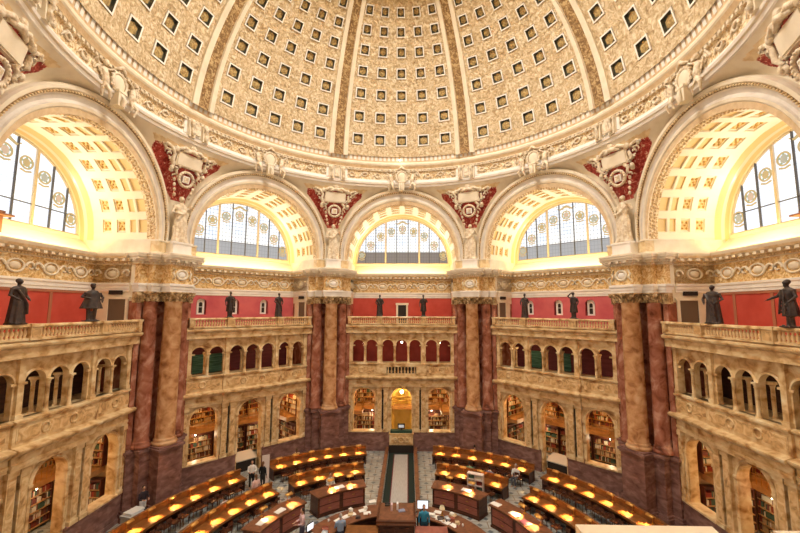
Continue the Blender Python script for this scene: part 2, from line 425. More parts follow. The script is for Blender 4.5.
# ---- pendentives (one per corner) with red painted field
def extr(s):
    """point of the pendentive's lower edge; s 0 = crown, 1 = springing edge, >1 chamfer"""
    if s <= 1:
        th = pi/2*(1-s); x, _, z = arch_pt(5.46, 0, th)
        return x, 14.82, z
    q = (s-1); return 5.46+q, 14.82, ZC
def pendentive():
    mb = MB(); n = 90; nt_ = 46
    # vertex frame: rotate bay frame by -22.5 so the corner is at +y ; build right half from bay at left (u>0) mirrored
    cols = []
    for i in range(n+1):
        x, y, z = extr(i/n)
        px, py = rot2(x, y, 22.5)          # bay lying clockwise of the corner: its +u side faces away; see below
        cols.append((px, py, z, radians(22.5)*(1-(i/n)**1.15)))
    # cols are for bay whose centre is at +22.5 deg from corner (to the left): x negative side
    chl = []
    xe, ye, ze, _ = cols[-1]
    for q in range(1, 5): chl.append((xe*(1-q/4), ye, 15.86 if q else ze, 0))
    left = cols+[(xe*(1-q/4), ye, ZC, 0) for q in (1, 2, 3, 4)]
    full = left+[(-x, y, z, -a) for x, y, z, a in left[::-1][1:]]
    rows = []
    for j in range(nt_+1):
        t = j/nt_; row = []
        for x, y, z, a in full:
            tx, ty, tz = -14.2*sin(a), 14.2*cos(a), 22.15
            h = t; g = t**1.9
            # push out as the wall rises
            row.append((x+(tx-x)*(g if abs(x) > 1e-6 else g), y+(ty-y)*g, z+(tz-z)*h))
        rows.append(row)
    def mf(a, b):
        x = sum(rows[a][b+k][0] for k in (0, 1))/2; z = (rows[a][b][2]+rows[a+1][b][2])/2
        p = rows[a][b+(0 if b < len(full)/2 else 1)]
        # distance to the arch in the bay plane
        ux, uy = rot2(abs(x)*-1, rows[a][b][1], -22.5)
        th = atan2(max(z-ZC, 0), abs(ux)); d = sqrt(ux*ux+(z-ZC)**2)-(RI+.78*(1+.7*sin(th)))
        if z < 18.6: return 0
        if z > 21.62 or abs(x) > 2.3: return 1 if (d > .5 and z < 21.9) else 0
        if d < .32: return 2
        if abs(x) > 2.3: return 1
        return 3
    mb.grid(rows, 0, False, mf=mf)
    return mb
pm = pendentive(); p0 = None
CORN = {22.5:'front_left_inner', 67.5:'front_left_outer', 112.5:'rear_left_outer', 157.5:'rear_left_inner', -157.5:'rear_right_inner', -112.5:'rear_right_outer', -67.5:'front_right_outer', -22.5:'front_right_inner'}
for a, nm in CORN.items():
    if p0 is None: p0 = pm.build('wall_corner_'+nm, [M['cream'], M['gold'], M['cream'], M['redorn']]); o = p0
    else: o = p0.copy(); C.objects.link(o); o.name = 'wall_corner_'+nm
    o.rotation_euler.z = radians(a); struct(o)

# ---- walls with arched openings
def arched_wall(mb, u0, u1, z0, z1, v0, v1, ops, m=0, mrev=None, seg=14, top=True):
    """front face at v0 (towards the room), back at v1. ops: (centre, half width, sill, spring)"""
    mrev = m if mrev is None else mrev
    ops = sorted(ops); x = u0
    def q(a, b, c, d, mt=m):
        mb.face([(a,v0,c),(b,v0,c),(b,v0,d),(a,v0,d)], mt); mb.face([(b,v1,c),(a,v1,c),(a,v1,d),(b,v1,d)], mt)
    for c, w, sl, sp in ops:
        q(x, c-w, z0, z1)
        if sl > z0+1e-4: q(c-w, c+w, z0, sl); mb.face([(c-w,v0,sl),(c+w,v0,sl),(c+w,v1,sl),(c-w,v1,sl)], mrev)
        pts = [(c-w*cos(pi*k/seg), sp+w*sin(pi*k/seg)) for k in range(seg+1)]
        for k in range(seg):
            (a, za), (b_, zb) = pts[k], pts[k+1]
            mb.face([(a,v0,za),(b_,v0,zb),(b_,v0,z1),(a,v0,z1)], m); mb.face([(b_,v1,zb),(a,v1,za),(a,v1,z1),(b_,v1,z1)], m)
            mb.face([(a,v0,za),(a,v1,za),(b_,v1,zb),(b_,v0,zb)], mrev, True)
        for sx in (-1, 1):
            mb.face([(c+sx*w,v0,sl),(c+sx*w,v1,sl),(c+sx*w,v1,sp),(c+sx*w,v0,sp)], mrev)
        x = c+w
    q(x, u1, z0, z1)
    mb.face([(u0,v0,z1),(u1,v0,z1),(u1,v1,z1),(u0,v1,z1)], m)
def arch_ring(mb, c, w, sp, v, t=.13, d=.07, m=0, seg=16):
    P = [(w, v+.02), (w, v-d), (w+t*.6, v-d), (w+t, v-d*.4), (w+t, v+.02)]
    rows = [[(c+r*cos(pi*k/seg), vv, sp+r*sin(pi*k/seg)) for r, vv in P] for k in range(seg+1)]
    mb.grid(rows, m, False)
def mould(mb, u0, u1, prof, m=0, mf=None, ends=True):
    """horizontal moulding along u with (v,z) profile"""
    mb.grid([[(u0, v, z) for v, z in prof], [(u1, v, z) for v, z in prof]], m, False, mf=(lambda a, b: mf[b]) if mf else None)
    if ends:
        vb = max(v for v, z in prof)
        for u, s in ((u0, 1), (u1, -1)):
            p = [(u, v, z) for v, z in prof]
            if abs(prof[0][0]-vb) > 1e-4: p = [(u, vb, prof[0][1])]+p
            if abs(prof[-1][0]-vb) > 1e-4: p = p+[(u, vb, prof[-1][1])]
            mb.face(p[::s], m)

SC = 15.62
LOW = [(-3.17,.90,1.55,4.2),(0,.86,0,4.22),(3.17,.90,1.55,4.2)]
UPC = [-3.72,-2.57,-1.17,0,1.17,2.57,3.72]
UP = [(c,.49,7.2,8.62) for c in UPC]
def screen(center):
    mb = MB()   # 0 siena 1 base 2 siena_dark 3 cream 4 dark 5 ornate
    arched_wall(mb, -4.75, 4.75, 0, 5.3, SC, SC+.5, LOW, 0)
    # brown dado with plinth
    for a, b in ((-4.75,-.98),(.98,4.75)):
        mb.box(a, b, SC-.14, SC+.02, 0, 1.42, 1); mb.box(a, b, SC-.19, SC+.02, 1.42, 1.52, 1); mb.box(a, b, SC-.2, SC+.02, 0, .25, 1)
    for c, w, sl, sp in LOW:
        arch_ring(mb, c, w, sp, SC, .14, .08, 0)
        for sx in (-1, 1):
            mb.box(c+sx*(w+.07)-.07, c+sx*(w+.07)+.07, SC-.07, SC+.02, max(sl, 1.5), sp, 0)
            mb.box(c+sx*(w+.08)-.10, c+sx*(w+.08)+.10, SC-.11, SC+.04, sp-.1, sp+.04, 3)
        n0 = len(mb.v); mb.box(c-.1, c+.1, SC-.16, SC, sp+w-.02, sp+w+.28, 3)
        if sl > 1: mb.box(c-w-.1, c+w+.1, SC-.2, SC+.5, sl-.06, sl+.03, 0)
    # pilasters
    for s in (-1, 1):
        for u in (1.32, 1.86, 4.42):
            w = .19; vf = SC-.17
            mb.box(s*u-w, s*u+w, vf, SC+.02, 1.52, 5.12, 0); mb.box(s*u-w-.05, s*u+w+.05, vf-.05, SC+.02, 1.52, 1.72, 0)
            mb.box(s*u-w-.05, s*u+w+.05, vf-.06, SC+.02, 4.95, 5.2, 3); mb.box(s*u-w+.06, s*u+w-.06, vf-.012, vf, 1.9, 4.8, 2)
        mb.box(s*1.59-.075, s*1.59+.075, SC-.02, SC+.01, 1.6, 5.1, 4)
    # entablature between storeys, stepping forward over the middle
    for a, b, dv in ((-4.75,-2.12,0),(-2.12,2.12,-.12),(2.12,4.75,0)):
        v = SC+dv
        mould(mb, a, b, [(v-.02,5.2),(v-.20,5.2),(v-.20,5.32),(v-.23,5.34),(v-.23,5.46),(v-.19,5.48),(v-.19,5.74),(v-.26,5.78),(v-.32,5.84),(v-.46,5.90),(v-.50,5.98),(v-.50,6.04),(v-.30,6.10),(v-.12,6.14)], 0)
        mb.box(a, b, v-.12, SC+.55, 5.2, 6.14, 0)
        mb.box(a, b, v-.13, SC+.3, 6.14, 7.02, 0); mould(mb, a, b, [(v-.1,6.98),(v-.20,7.02),(v-.24,7.08),(v-.24,7.16),(v-.1,7.2),(v+.3,7.2)], 0)
        k = 0; L = b-a; n = 2 if L < 3.5 else 3
        if not (center and n == 3):
            for q in range(n):
                x0, x1 = a+L*q/n+.14, a+L*(q+1)/n-.14
                mb.box(x0, x1, v-.15, v-.10, 6.28, 6.9, 3); mb.box(x0+.06, x1-.06, v-.165, v-.14, 6.34, 6.84, 2)
            for q in range(1, n):
                n0 = len(mb.v); mb.torus((a+L*q/n, v-.16, 6.6), .2, .05, n=16, k=5, m=3); 
    mb.box(-4.75, 4.75, SC, SC+.55, 5.3, 7.2, 0)
    if center:
        mb.box(-1.25, 1.25, SC-.28, SC-.2, 6.34, 6.88, 4)
        for a, b in ((-2.12,-1.25),(1.25,2.12)): mb.box(a, b, SC-.36, SC-.1, 6.2, 7.0, 0)
        mb.box(-1.4, 1.4, SC-.36, SC-.1, 6.14, 6.32, 0); mb.box(-1.4, 1.4, SC-.42, SC-.1, 6.88, 7.04, 0)
        for k in range(9):
            u = -1.12+k*.28
            mb.lathe([(.035,6.32),(.07,6.36),(.085,6.5),(.04,6.68),(.05,6.8),(.075,6.88)], (u, SC-.31), 8, m=0)
    # upper arcade
    arched_wall(mb, -4.75, 4.75, 7.2, 9.72, SC, SC+.26, UP, 0)
    for c, w, sl, sp in UP:
        arch_ring(mb, c, w, sp, SC, .09, .06, 3)
    for i in range(8):
        if i in (0, 7): us = [(-4.33, 1), ] if i == 0 else [(4.33, 1)]
        elif i in (2, 5): us = [((UPC[i-1]+UPC[i])/2, 2)]
        else: us = [((UPC[i-1]+UPC[i])/2, 0)]
        for u, kind in us:
            if kind == 0:
                mb.lathe([(.12,7.2),(.12,7.27),(.085,7.32),(.08,8.42),(.10,8.44),(.09,8.5),(.13,8.62)], (u, SC-.06), 10, m=3)
                mb.box(u-.13, u+.13, SC-.19, SC+.05, 8.6, 8.68, 3)
            else:
                mb.box(u-.13, u+.13, SC-.14, SC+.02, 7.2, 9.68, 0); mb.box(u-.17, u+.17, SC-.18, SC+.02, 7.2, 7.4, 0); mb.box(u-.17, u+.17, SC-.18, SC+.02, 9.5, 9.68, 3)
                for s in (-1, 1): mb.box(u+s*.24-.1, u+s*.24+.1, SC-.07, SC+.02, 8.58, 8.68, 3)
    # paired columns behind the arcade
    for c in ((UPC[i]+UPC[i+1])/2 for i in (0, 2, 3, 5)):
        mb.lathe([(.12,7.2),(.08,7.32),(.08,8.45),(.13,8.62)], (c, SC+.62), 10, m=3)
        mb.box(c-.12, c+.12, SC+.34, SC+.74, 8.6, 8.72, 3)
    # top entablature and projecting cornice
    v = SC
    mould(mb, -4.75, 4.75, [(v-.06,9.68),(v-.16,9.70),(v-.16,9.84),(v-.19,9.86),(v-.19,10.0),(v-.28,10.05),(v-.38,10.12),(v-.52,10.18),(v-.56,10.26),(v-.56,10.33),(v-.40,10.40),(v-.36,10.44)], 0)
    mb.box(-4.75, 4.75, SC-.36, SC+.4, 9.7, 10.44, 0)
    for k in range(47):
        u = -4.6+k*.2; mb.box(u-.045, u+.045, SC-.27, SC-.15, 10.0, 10.08, 3)
    # gallery floor and alcove ceiling
    mb.box(-4.75, 4.75, SC, 18.5, 10.1, 10.3, 3); mb.box(-4.75, 4.75, SC+.4, 19.4, 6.75, 6.95, 3)
    return mb
SM = [M['siena'], M['base'], M['siena_dark'], M['siena'], M['dark'], M['ornate']]
s_c = screen(True).build('wall_front', SM); struct(s_c)
s_o = None
for b in (45, -45, 90, -90, 135, -135):
    if s_o is None: s_o = screen(False).build('wall_'+BAYS[b], SM); o = s_o
    else: o = s_o.copy(); C.objects.link(o); o.name = 'wall_'+BAYS[b]
    o.rotation_euler.z = radians(b); struct(o)
mb = MB(); mb.box(-4.75, 4.75, SC-.2, 18.5, 0, 10.3, 0); struct(mb.build('wall_rear', SM, rz=180))

# ---- recess: red back wall of the gallery and its entablature
def entab(mb, a, b, v, top=True):
    """entablature at plane v (room side), materials 0 paint 1 white 2 ornate 3 gold 4 cream"""
    P = [(v,12.74),(v-.05,12.76),(v-.05,12.9),(v-.09,12.92),(v-.09,13.08),(v-.14,13.16),(v-.14,13.26),(v,13.28),(v,14.36),(v-.08,14.42),(v-.08,14.52),(v-.24,14.54),(v-.26,14.64),(v-.44,14.72),(v-.50,14.84),(v-.54,14.96),(v-.54,15.02),(v+.1,15.08)]
    mf = [4,1,1,1,1,1,4,2,4,3,3,3,4,3,4,4,4]
    mould(mb, a, b, P, 4, mf, True)
    n = int((b-a)/.42)
    for k in range(n):
        u = a+(b-a)*(k+.5)/n; mb.box(u-.10, u+.10, v-.42, v-.2, 14.56, 14.70, 4)
    n = int((b-a)/.16)
    for k in range(n):
        u = a+(b-a)*(k+.5)/n; mb.box(u-.045, u+.045, v-.15, v-.06, 14.42, 14.51, 3)
    # scroll relief with medallions
    n = max(1, round((b-a)/1.85)); L = (b-a)/n
    for k in range(n):
        c = a+L*(k+.5)
        mb.torus((c, v-.03, 13.82), .36, .06, rx=1.15, rz=.85, n=18, k=5, m=4, sc=1); mb.ball((c, v, 13.82), (.3,.09,.2), 8, 4)
        if L > 1.3:
            for s in (-1, 1):
                pts = [(c+s*(L*.40-.24*cos(t)*(1-t/8)), v-.04, 13.82+.27*sin(t)*(1-t/8)) for t in [.6*q for q in range(10)]]
                mb.path(pts, [.075-.004*q for q in range(10)], 5, 4)
def recess(kind):
    mb = MB(); vb = 18.3
    # 0 paint 1 white 2 ornate 3 gold 4 cream 5 pilaster strip
    if kind == 'mid':
        ops = [(c,.36,11.3,12.15) for c in (-2.95,-.48,1.95)]
        arched_wall(mb, -4.75, 4.75, 10.3, 12.8, vb, vb+.5, ops, 0)
        mb.box(-4.7, 4.7, vb+.45, vb+.5, 10.3, 12.8, 0)
    else: mb.box(-4.75, 4.75, vb, vb+.5, 10.3, 12.8, 0)
    if kind == 'side':
        for u in (-3.4,-1.2,2.0):
            mb.box(u-.08, u+.08, vb-.04, vb, 10.3, 12.74, 5)
        mb.box(-4.7, 4.7, vb-.05, vb, 12.62, 12.74, 5)
    entab(mb, -4.62, 4.62, vb)
    for s_ in (-1, 1):
        q = MB(); entab(q, -1.15, 1.15, 0)
        # plane v=0 facing -v  ->  flank plane u = s*W facing inwards
        q.v = [(s_*(W+y), 17.15+x*(-s_), z) for x, y, z in q.v]
        k0 = len(mb.v); mb.v += q.v; mb.f += [tuple(k0+i for i in f) for f in q.f]; mb.m += q.m; mb.sm += q.sm
    mb.box(-4.75, 4.75, vb+.06, vb+1.2, 12.8, 15.05, 4)
    return mb
RM = lambda p: [p, M['white'], M['gornate'], M['gold'], M['cream'], M['strip']]
for b, nm in BAYS.items():
    kind = 'mid' if abs(b) == 45 else 'side' if abs(b) == 90 else 'front'
    o = recess(kind).build('wall_gallery_'+nm, RM(M['pink'] if kind == 'mid' else M['redp']), rz=b); struct(o)

# small arched windows and doors of the gallery
nw = 0
for b in (45, -45):
    for c in (-2.95,-.48,1.95):
        nw += 1; mb = MB()
        vb = 18.5
        arched_wall(mb, c-.26, c+.26, 11.3, 12.55, vb, vb+.12, [(c,.13,11.42,12.1)], 0)
        o = mb.build('window_%d' % (10+nw), [M['white']], rz=b); struct(o)
        g = MB(); g.box(c-.14, c+.14, vb+.06, vb+.09, 11.4, 12.26, 0); g.box(c-.14, c+.14, vb+.03, vb+.06, 11.85, 11.89, 1)
        g.build('pane', [M['dark'], M['white']], parent=o)
def door(name, b, mk):
    o = mk(); o.name = name; struct(o); o.rotation_euler.z = radians(b); return o
def front_door():
    mb = MB()
    for a, b_ in ((-.55,-.38),(.38,.55)): mb.box(a, b_, 18.2, 18.32, 10.3, 12.22, 0)
    mb.box(-.60, .60, 18.18, 18.32, 12.10, 12.30, 0)
    o = mb.build('door_1', [M['cream']]); g = MB(); g.box(-.38, .38, 18.27, 18.31, 10.3, 12.1, 0); g.box(-.30,.30,18.25,18.28,10.5,11.2,0); g.box(-.30,.30,18.25,18.28,11.35,11.95,0)
    g.build('door_panel', [M['dark']], parent=o); return o
door('door_1', 0, front_door)
def return_door(s):
    def mk():
        mb = MB(); u = s*(W-.02)
        x0, x1 = sorted((u, u-s*.08))
        mb.box(x0, x1, 16.0, 16.16, 10.3, 12.36, 0); mb.box(x0, x1, 17.2, 17.42, 10.3, 12.36, 0)
        mb.box(x0-.02, x1+.02, 15.92, 17.5, 12.3, 12.44, 0); mb.box(x0, x1, 17.42, 17.85, 10.3, 12.3, 0)
        o = mb.build('door', [M['cream']]); g = MB(); g.box(*sorted((u, u-s*.03)), 16.16, 17.2, 10.3, 12.3, 0)
        g.build('door_panel', [M['grime']], parent=o)
        h = MB(); h.box(*sorted((u, u-s*.09)), 16.4, 17.2, 12.58, 12.82, 0); h.build('vent_grille', [M['dark']], parent=o); return o
    return mk
k = 1
for b, s in ((90, 1), (-90, -1), (45, 1), (-45, -1), (45, -1), (-45, 1)):
    k += 1; door('door_%d' % k, b, return_door(s))

# ---- great lunette windows
def lunette(kind, name, b):
    R = 4.52; v = 19.45; n = 40
    mb = MB()
    mb.torus((0, v, ZC), R, .09, n=80, k=6, m=0); mb.box(-R, R, v-.08, v+.08, ZC-.06, ZC+.06, 0)
    # keep only the upper half of the ring
    keep = [i for i, f in enumerate(mb.f) if sum(mb.v[q][2] for q in f)/len(f) > ZC-.1]
    mb.f = [mb.f[i] for i in keep]; mb.m = [mb.m[i] for i in keep]; mb.sm = [mb.sm[i] for i in keep]
    o = struct(mb.build(name, [M['mullc']], rz=b))
    g = MB(); pts = [(R*cos(pi*i/n), v+.05, ZC+R*sin(pi*i/n)) for i in range(n+1)]
    g.face(pts, 0); g.build('pane', [M['glass_'+kind]], parent=o)
    for u in (-3.6,-2.65,-1.65,-.58,.58,1.65,2.65,3.6):
        thick = abs(abs(u)-1.65) < .1
        h = sqrt(R*R-u*u); q = MB(); w = .07 if thick else .03
        q.box(u-w, u+w, v-.06, v+.04, ZC, ZC+h, 0); q.build('mullion', [M['mullc'] if thick else M['mullion']], parent=o)
    q = MB(); q.box(-4.3, 4.3, v-.03, v+.03, 17.23, 17.28, 0); q.build('transom', [M['mullion']], parent=o)
    gold, blue, grn = M['seal_gold'], M['seal_blue'], M['seal_green']
    for i, (u, z) in enumerate(((-4.0,17.0),(-3.12,18.0),(-2.15,18.9),(-1.1,19.35),(0,19.6),(1.1,19.35),(2.15,18.9),(3.12,18.0),(4.0,17.0))):
        q = MB(); q.torus((u, v-.01, z), .33, .05, n=18, k=5, m=0); q.ball((u, v, z), (.20,.03,.24), 8, 1)
        for t in range(5):
            aa = pi/2+2*pi*t/5; q.ball((u+.24*cos(aa), v, z+.24*sin(aa)), (.07,.02,.07), 5, 2)
        q.path([(u-.28,v,z-.42),(u,v,z-.5),(u+.28,v,z-.42)], .05, 5, 0)
        q.build('stained_glass_seal', [gold, (blue, M['seal_red'], gold)[i % 3], grn], parent=o)
    q = MB()
    q.path([(0,v,20.35),(-.5,v,20.1),(-.75,v,20.25)], [.10,.07,.03], 5, 0); q.path([(0,v,20.35),(.5,v,20.1),(.75,v,20.25)], [.10,.07,.03], 5, 0)
    q.build('stained_glass_eagle', [gold], parent=o)
def seal(name, col):
    m, nt, b = newmat(name); b.inputs['Base Color'].default_value = (col[0]*.2, col[1]*.2, col[2]*.2, 1); b.inputs['Roughness'].default_value = .5
    b.inputs['Emission Color'].default_value = (*col, 1); b.inputs['Emission Strength'].default_value = .8; return m
M['seal_gold'] = seal('amber_stained_glass', (.62,.46,.22)); M['seal_blue'] = seal('blue_stained_glass', (.52,.50,.40))
M['seal_green'] = seal('green_stained_glass', (.44,.52,.34)); M['seal_red'] = seal('rose_stained_glass', (.70,.52,.38))
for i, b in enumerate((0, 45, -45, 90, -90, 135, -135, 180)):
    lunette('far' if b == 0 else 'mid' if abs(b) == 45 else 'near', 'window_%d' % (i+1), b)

# ---- floor
def floormat():
    m, nt, b = newmat('patterned_marble_floor'); L = nt.links.new
    tc = nt.nodes.new('ShaderNodeTexCoord'); sx = nt.nodes.new('ShaderNodeSeparateXYZ'); L(tc.outputs['Object'], sx.inputs[0])
    def mth(op, a, b_=None):
        n = nt.nodes.new('ShaderNodeMath'); n.operation = op
        for i, x in enumerate((a, b_)):
            if x is None: continue
            if isinstance(x, (int, float)): n.inputs[i].default_value = x
            else: L(x, n.inputs[i])
        return n.outputs[0]
    # dark octagonal insets on a 0.9 m grid, offset every other row
    row = mth('FLOOR', mth('DIVIDE', sx.outputs['Y'], .62)); off = mth('MULTIPLY', mth('MODULO', mth('ABSOLUTE', row), 2), .45)
    px = mth('PINGPONG', mth('ADD', sx.outputs['X'], off), .45); py = mth('PINGPONG', sx.outputs['Y'], .31)
    dx = mth('ABSOLUTE', mth('SUBTRACT', .45, px)); dy = mth('ABSOLUTE', mth('SUBTRACT', .31, py))
    dot = mth('LESS_THAN', mth('ADD', dx, dy), .17)
    line = mth('LESS_THAN', mth('MINIMUM', px, py), .028)
    nz = nt.nodes.new('ShaderNodeTexNoise'); nz.inputs['Scale'].default_value = 1.1; nz.inputs['Detail'].default_value = 6; L(tc.outputs['Object'], nz.inputs['Vector'])
    base = ramp(nt, [(.35,(.28,.30,.29)),(.5,(.40,.42,.41)),(.65,(.52,.53,.51))], nz.outputs['Fac'])
    mx = nt.nodes.new('ShaderNodeMix'); mx.data_type = 'RGBA'; L(dot, mx.inputs['Factor']); L(base.outputs[0], mx.inputs[6]); mx.inputs[7].default_value = (.12,.14,.16,1)
    m2 = nt.nodes.new('ShaderNodeMix'); m2.data_type = 'RGBA'; L(line, m2.inputs['Factor']); L(mx.outputs[2], m2.inputs[6]); m2.inputs[7].default_value = (.26,.20,.13,1)
    L(m2.outputs[2], b.inputs['Base Color']); b.inputs['Roughness'].default_value = .28; return m
M['floor'] = floormat()
mb = MB(); mb.prism([(23*cos(2*pi*k/8+pi/8), 23*sin(2*pi*k/8+pi/8)) for k in range(8)], -.2, 0, 0); struct(mb.build('floor', [M['floor']]))
# outer shell behind the alcoves
mb = MB(); n = 8
for k in range(8):
    a0, a1 = radians(45*k-22.5+90), radians(45*k+22.5+90); r = 21.6
    if k == 4: pass
    mb.face([(r*cos(a0), r*sin(a0), 0), (r*cos(a1), r*sin(a1), 0), (r*cos(a1), r*sin(a1), 24), (r*cos(a0), r*sin(a0), 24)], 0)
struct(mb.build('wall_outer', [M['cream']]))

# ---- piers
def pier_mesh(full):
    """vertex frame: x = t (right), y = r"""
    parts = {}
    t5 = 22.5
    def flank(s, v, u=W):
        x, y = rot2(u, v, t5); return (-s*abs(x) if False else s*abs(x), y)
    # corner of the flank at v: bay to the left, its +u flank
    def fl(v, s):
        x, y = rot2(W, v, t5); return (x if s < 0 else -x, y)
    body = [fl(15.6,-1), fl(15.6,1), fl(20.2,1), fl(20.2,-1)]
    fr = 16.15; hw = 1.62
    poly = [(-hw, fr), (hw, fr), fl(15.75,1), fl(20.4,1), fl(20.4,-1), fl(15.75,-1)]
    return poly
def pier(az, full=True, label=None):
    root = empty('marble_pier', (0,0,0), az)
    rr = 15.0
    root.location = (-rr*sin(radians(az)), rr*cos(radians(az)), 0)
    OFF = (0, -rr, 0)
    def part(mb, nm, mats, par=root): return mb.build(nm, mats, parent=par, loc=OFF)
    poly = pier_mesh(full)
    mb = MB(); mb.prism(poly, 0, 12.2, 0); mb.prism(poly, 12.2, 15.86, 1)
    part(mb, 'pier_body', [M['redm'], M['cream']])
    def outline(d):
        """stepped front outline, grown by d: centre block, column blocks, flank"""
        c = .72+d; f0 = 14.62-d; s1 = 1.30+d; f1 = 15.42-d; s2 = 1.78+d; f2 = 15.86-d
        a, b = rot2(W-d, 16.6, t5_); 
        return [(-c,f0),(c,f0),(c,f1),(s1,f1),(s1,f2),(s2,f2),(s2,16.7),(-s2,16.7),(-s2,f2),(-s1,f2),(-s1,f1),(-c,f1)]
    t5_ = 22.5
    if full:
        mb = MB(); mb.prism(outline(.16), 0, .42, 0); mb.prism(outline(.10), .42, .55, 0); mb.prism(outline(0), .55, 3.42, 0)
        mb.prism(outline(.06), 3.42, 3.52, 0); mb.prism(outline(.13), 3.52, 3.66, 0); mb.prism(outline(.03), 3.66, 3.74, 0)
        part(mb, 'plinth', [M['base']])
        def column(x, y, r, mat, nm, lab):
            q = MB(); z0 = 3.74
            q.lathe([(r*1.22,z0),(r*1.3,z0+.08),(r*1.22,z0+.18),(r*1.08,z0+.24),(r*1.16,z0+.31),(r*1.04,z0+.36),(r,z0+.42),(r*.99,8),(r*.90,12.06),(r*.95,12.1),(r*.95,12.16),(r*.88,12.2)], (x, y), 28, m=0)
            o = part(q, nm, [mat]); tag(o, lab)
            cp = MB()
            cp.lathe([(r*.88,12.18),(r*.9,12.3),(r*1.0,12.5),(r*1.22,12.66)], (x, y), 20, m=0)
            for k in range(10):            # acanthus leaves
                a = 2*pi*k/10
                for rr_, z_, h_ in ((r*.98,12.2,.22),(r*1.02,12.36,.24)):
                    aa = a+(0 if h_ == .22 else pi/10); cx, cy = x+rr_*cos(aa), y+rr_*sin(aa)
                    cp.path([(cx,cy,z_),(x+(rr_+.05)*cos(aa),y+(rr_+.05)*sin(aa),z_+h_*.6),(x+(rr_+.15)*cos(aa),y+(rr_+.15)*sin(aa),z_+h_)], [.10,.10,.04], 5, 0)
            for sx in (-1, 1):
                for sy in (-1, 1): cp.ball((x+sx*r*1.08, y+sy*r*1.08, 12.6), .12, 8, 0)
            cp.box(x-r*1.3, x+r*1.3, y-r*1.3, y+r*1.3, 12.68, 12.76, 0)
            part(cp, 'capital', [M['capital']])
        column(0, 15.22, .54, M['yellow'], 'column_shaft', 'yellow marble shaft')
        for s in (-1, 1):
            column(s*1.03, 15.84, .42, M['redm'], 'column_shaft', 'red marble shaft')
            q = MB(); q.box(min(s*1.5, s*1.78), max(s*1.5, s*1.78), 15.93, 16.3, 3.74, 12.1, 0)
            part(q, 'pilaster', [M['redm']])
            q = MB(); q.box(min(s*1.44, s*1.86), max(s*1.44, s*1.86), 15.88, 16.3, 12.1, 12.74, 0)
            for k in range(3): q.path([(s*(1.5+.13*k),15.88,12.2),(s*(1.5+.13*k),15.84,12.5),(s*(1.5+.13*k),15.76,12.62)], [.07,.08,.04], 5, 0)
            part(q, 'capital', [M['capital']])
        # entablature following the stepped outline
        mb = MB()
        mb.prism(outline(.0), 12.76, 12.92, 1); mb.prism(outline(.04), 12.92, 13.12, 1); mb.prism(outline(.10), 13.12, 13.26, 1)
        mb.prism(outline(-.01), 13.26, 14.38, 2)
        mb.prism(outline(.05), 14.38, 14.54, 3); mb.prism(outline(.16), 14.54, 14.68, 4); mb.prism(outline(.34), 14.68, 14.82, 4); mb.prism(outline(.42), 14.82, 14.94, 4); mb.prism(outline(.46), 14.94, 15.04, 4); mb.prism(outline(.2), 15.04, 15.10, 4)
        for d, zz, hh, st, wd in ((.28,14.56,.12,.40,.09),(.10,14.42,.09,.16,.045)):
            o2 = outline(.05)
            for i in range(12):
                p, q = Vector(o2[i]), Vector(o2[(i+1) % 12]); L = (q-p).length
                if i == 6 or L < .3: continue
                t_ = (q-p)/L; nrm = Vector((t_.y, -t_.x)); k = max(1, int(L/st))
                for j in range(k):
                    c = p+t_*L*(j+.5)/k+nrm*d/2
                    mb.obox((c.x, c.y), math.degrees(atan2(t_.y, t_.x)), (wd*2, d), zz, zz+hh, 4)
        part(mb, 'entablature', [M['cream'], M['white'], M['gornate'], M['gold'], M['cream']])
        q = MB(); q.torus((0,14.6,13.82), .30, .07, rx=1.15, rz=.95, n=20, k=6, m=0); q.ball((0,14.63,13.82), (.26,.1,.2), 10, 1)
        for s in (-1, 1):
            q.path([(s*.62,14.6,13.5),(s*.5,14.58,13.7),(s*.6,14.58,13.9),(s*.5,14.6,14.15)], [.03,.07,.06,.03], 5, 0)
        part(q, 'medallion', [M['cream'], M['white']])
    # parapet blocks from which the arches spring
    mb = MB()
    mb.box(-.62, .62, 14.72, 15.7, 15.08, 15.86, 0); mb.box(-.66,.66,14.68,15.7,15.08,15.2,0); mb.box(-.66,.66,14.68,15.7,15.76,15.88,0)
    part(mb, 'statue_pedestal', [M['white']])
    for s in (-1, 1):
        q = MB(); n0 = 0
        q.box(-.53, .50, 14.46, 14.95, 15.05, 15.88, 0); q.box(-.55, .50, 14.95, 17.3, 15.03, 15.86, 1); q.box(-.56, .52, 14.42, 15.0, 15.05, 15.16, 1); q.box(-.56, .52, 14.42, 17.3, 15.8, 15.9, 1)
        # built in bay frame at u=+-5.1, then rotated into the corner frame
        q.v = [(x+5.12, y, z) for x, y, z in q.v]
        q.v = [((rot2(x, y, 22.5)[0])*(1 if s < 0 else -1), rot2(x, y, 22.5)[1], z) for x, y, z in q.v]
        part(q, 'springing_block', [M['gold'], M['cream']])
    tag(root, label, 'pier'); return root
M['capital'] = noisy('aged_gilt_capital', [(.35,(.20,.12,.05)),(.5,(.46,.30,.14)),(.65,(.74,.56,.33))], 4, 4, 0, .5, bump=.4)
pier(22.5, True, 'tall marble pier with a yellow front column, just left of the far middle bay')
pier(-22.5, True, 'tall marble pier with a yellow front column, just right of the far middle bay')
pier(67.5, True, 'large near marble pier between the left gallery and the far left bay')
pier(-67.5, True, 'large near marble pier between the right gallery and the far right bay')
for a in (112.5, -112.5, 157.5, -157.5):
    mb = MB(); mb.prism(pier_mesh(False), 0, 16, 0); struct(mb.build('wall_pier_rear', [M['redm']], rz=a))


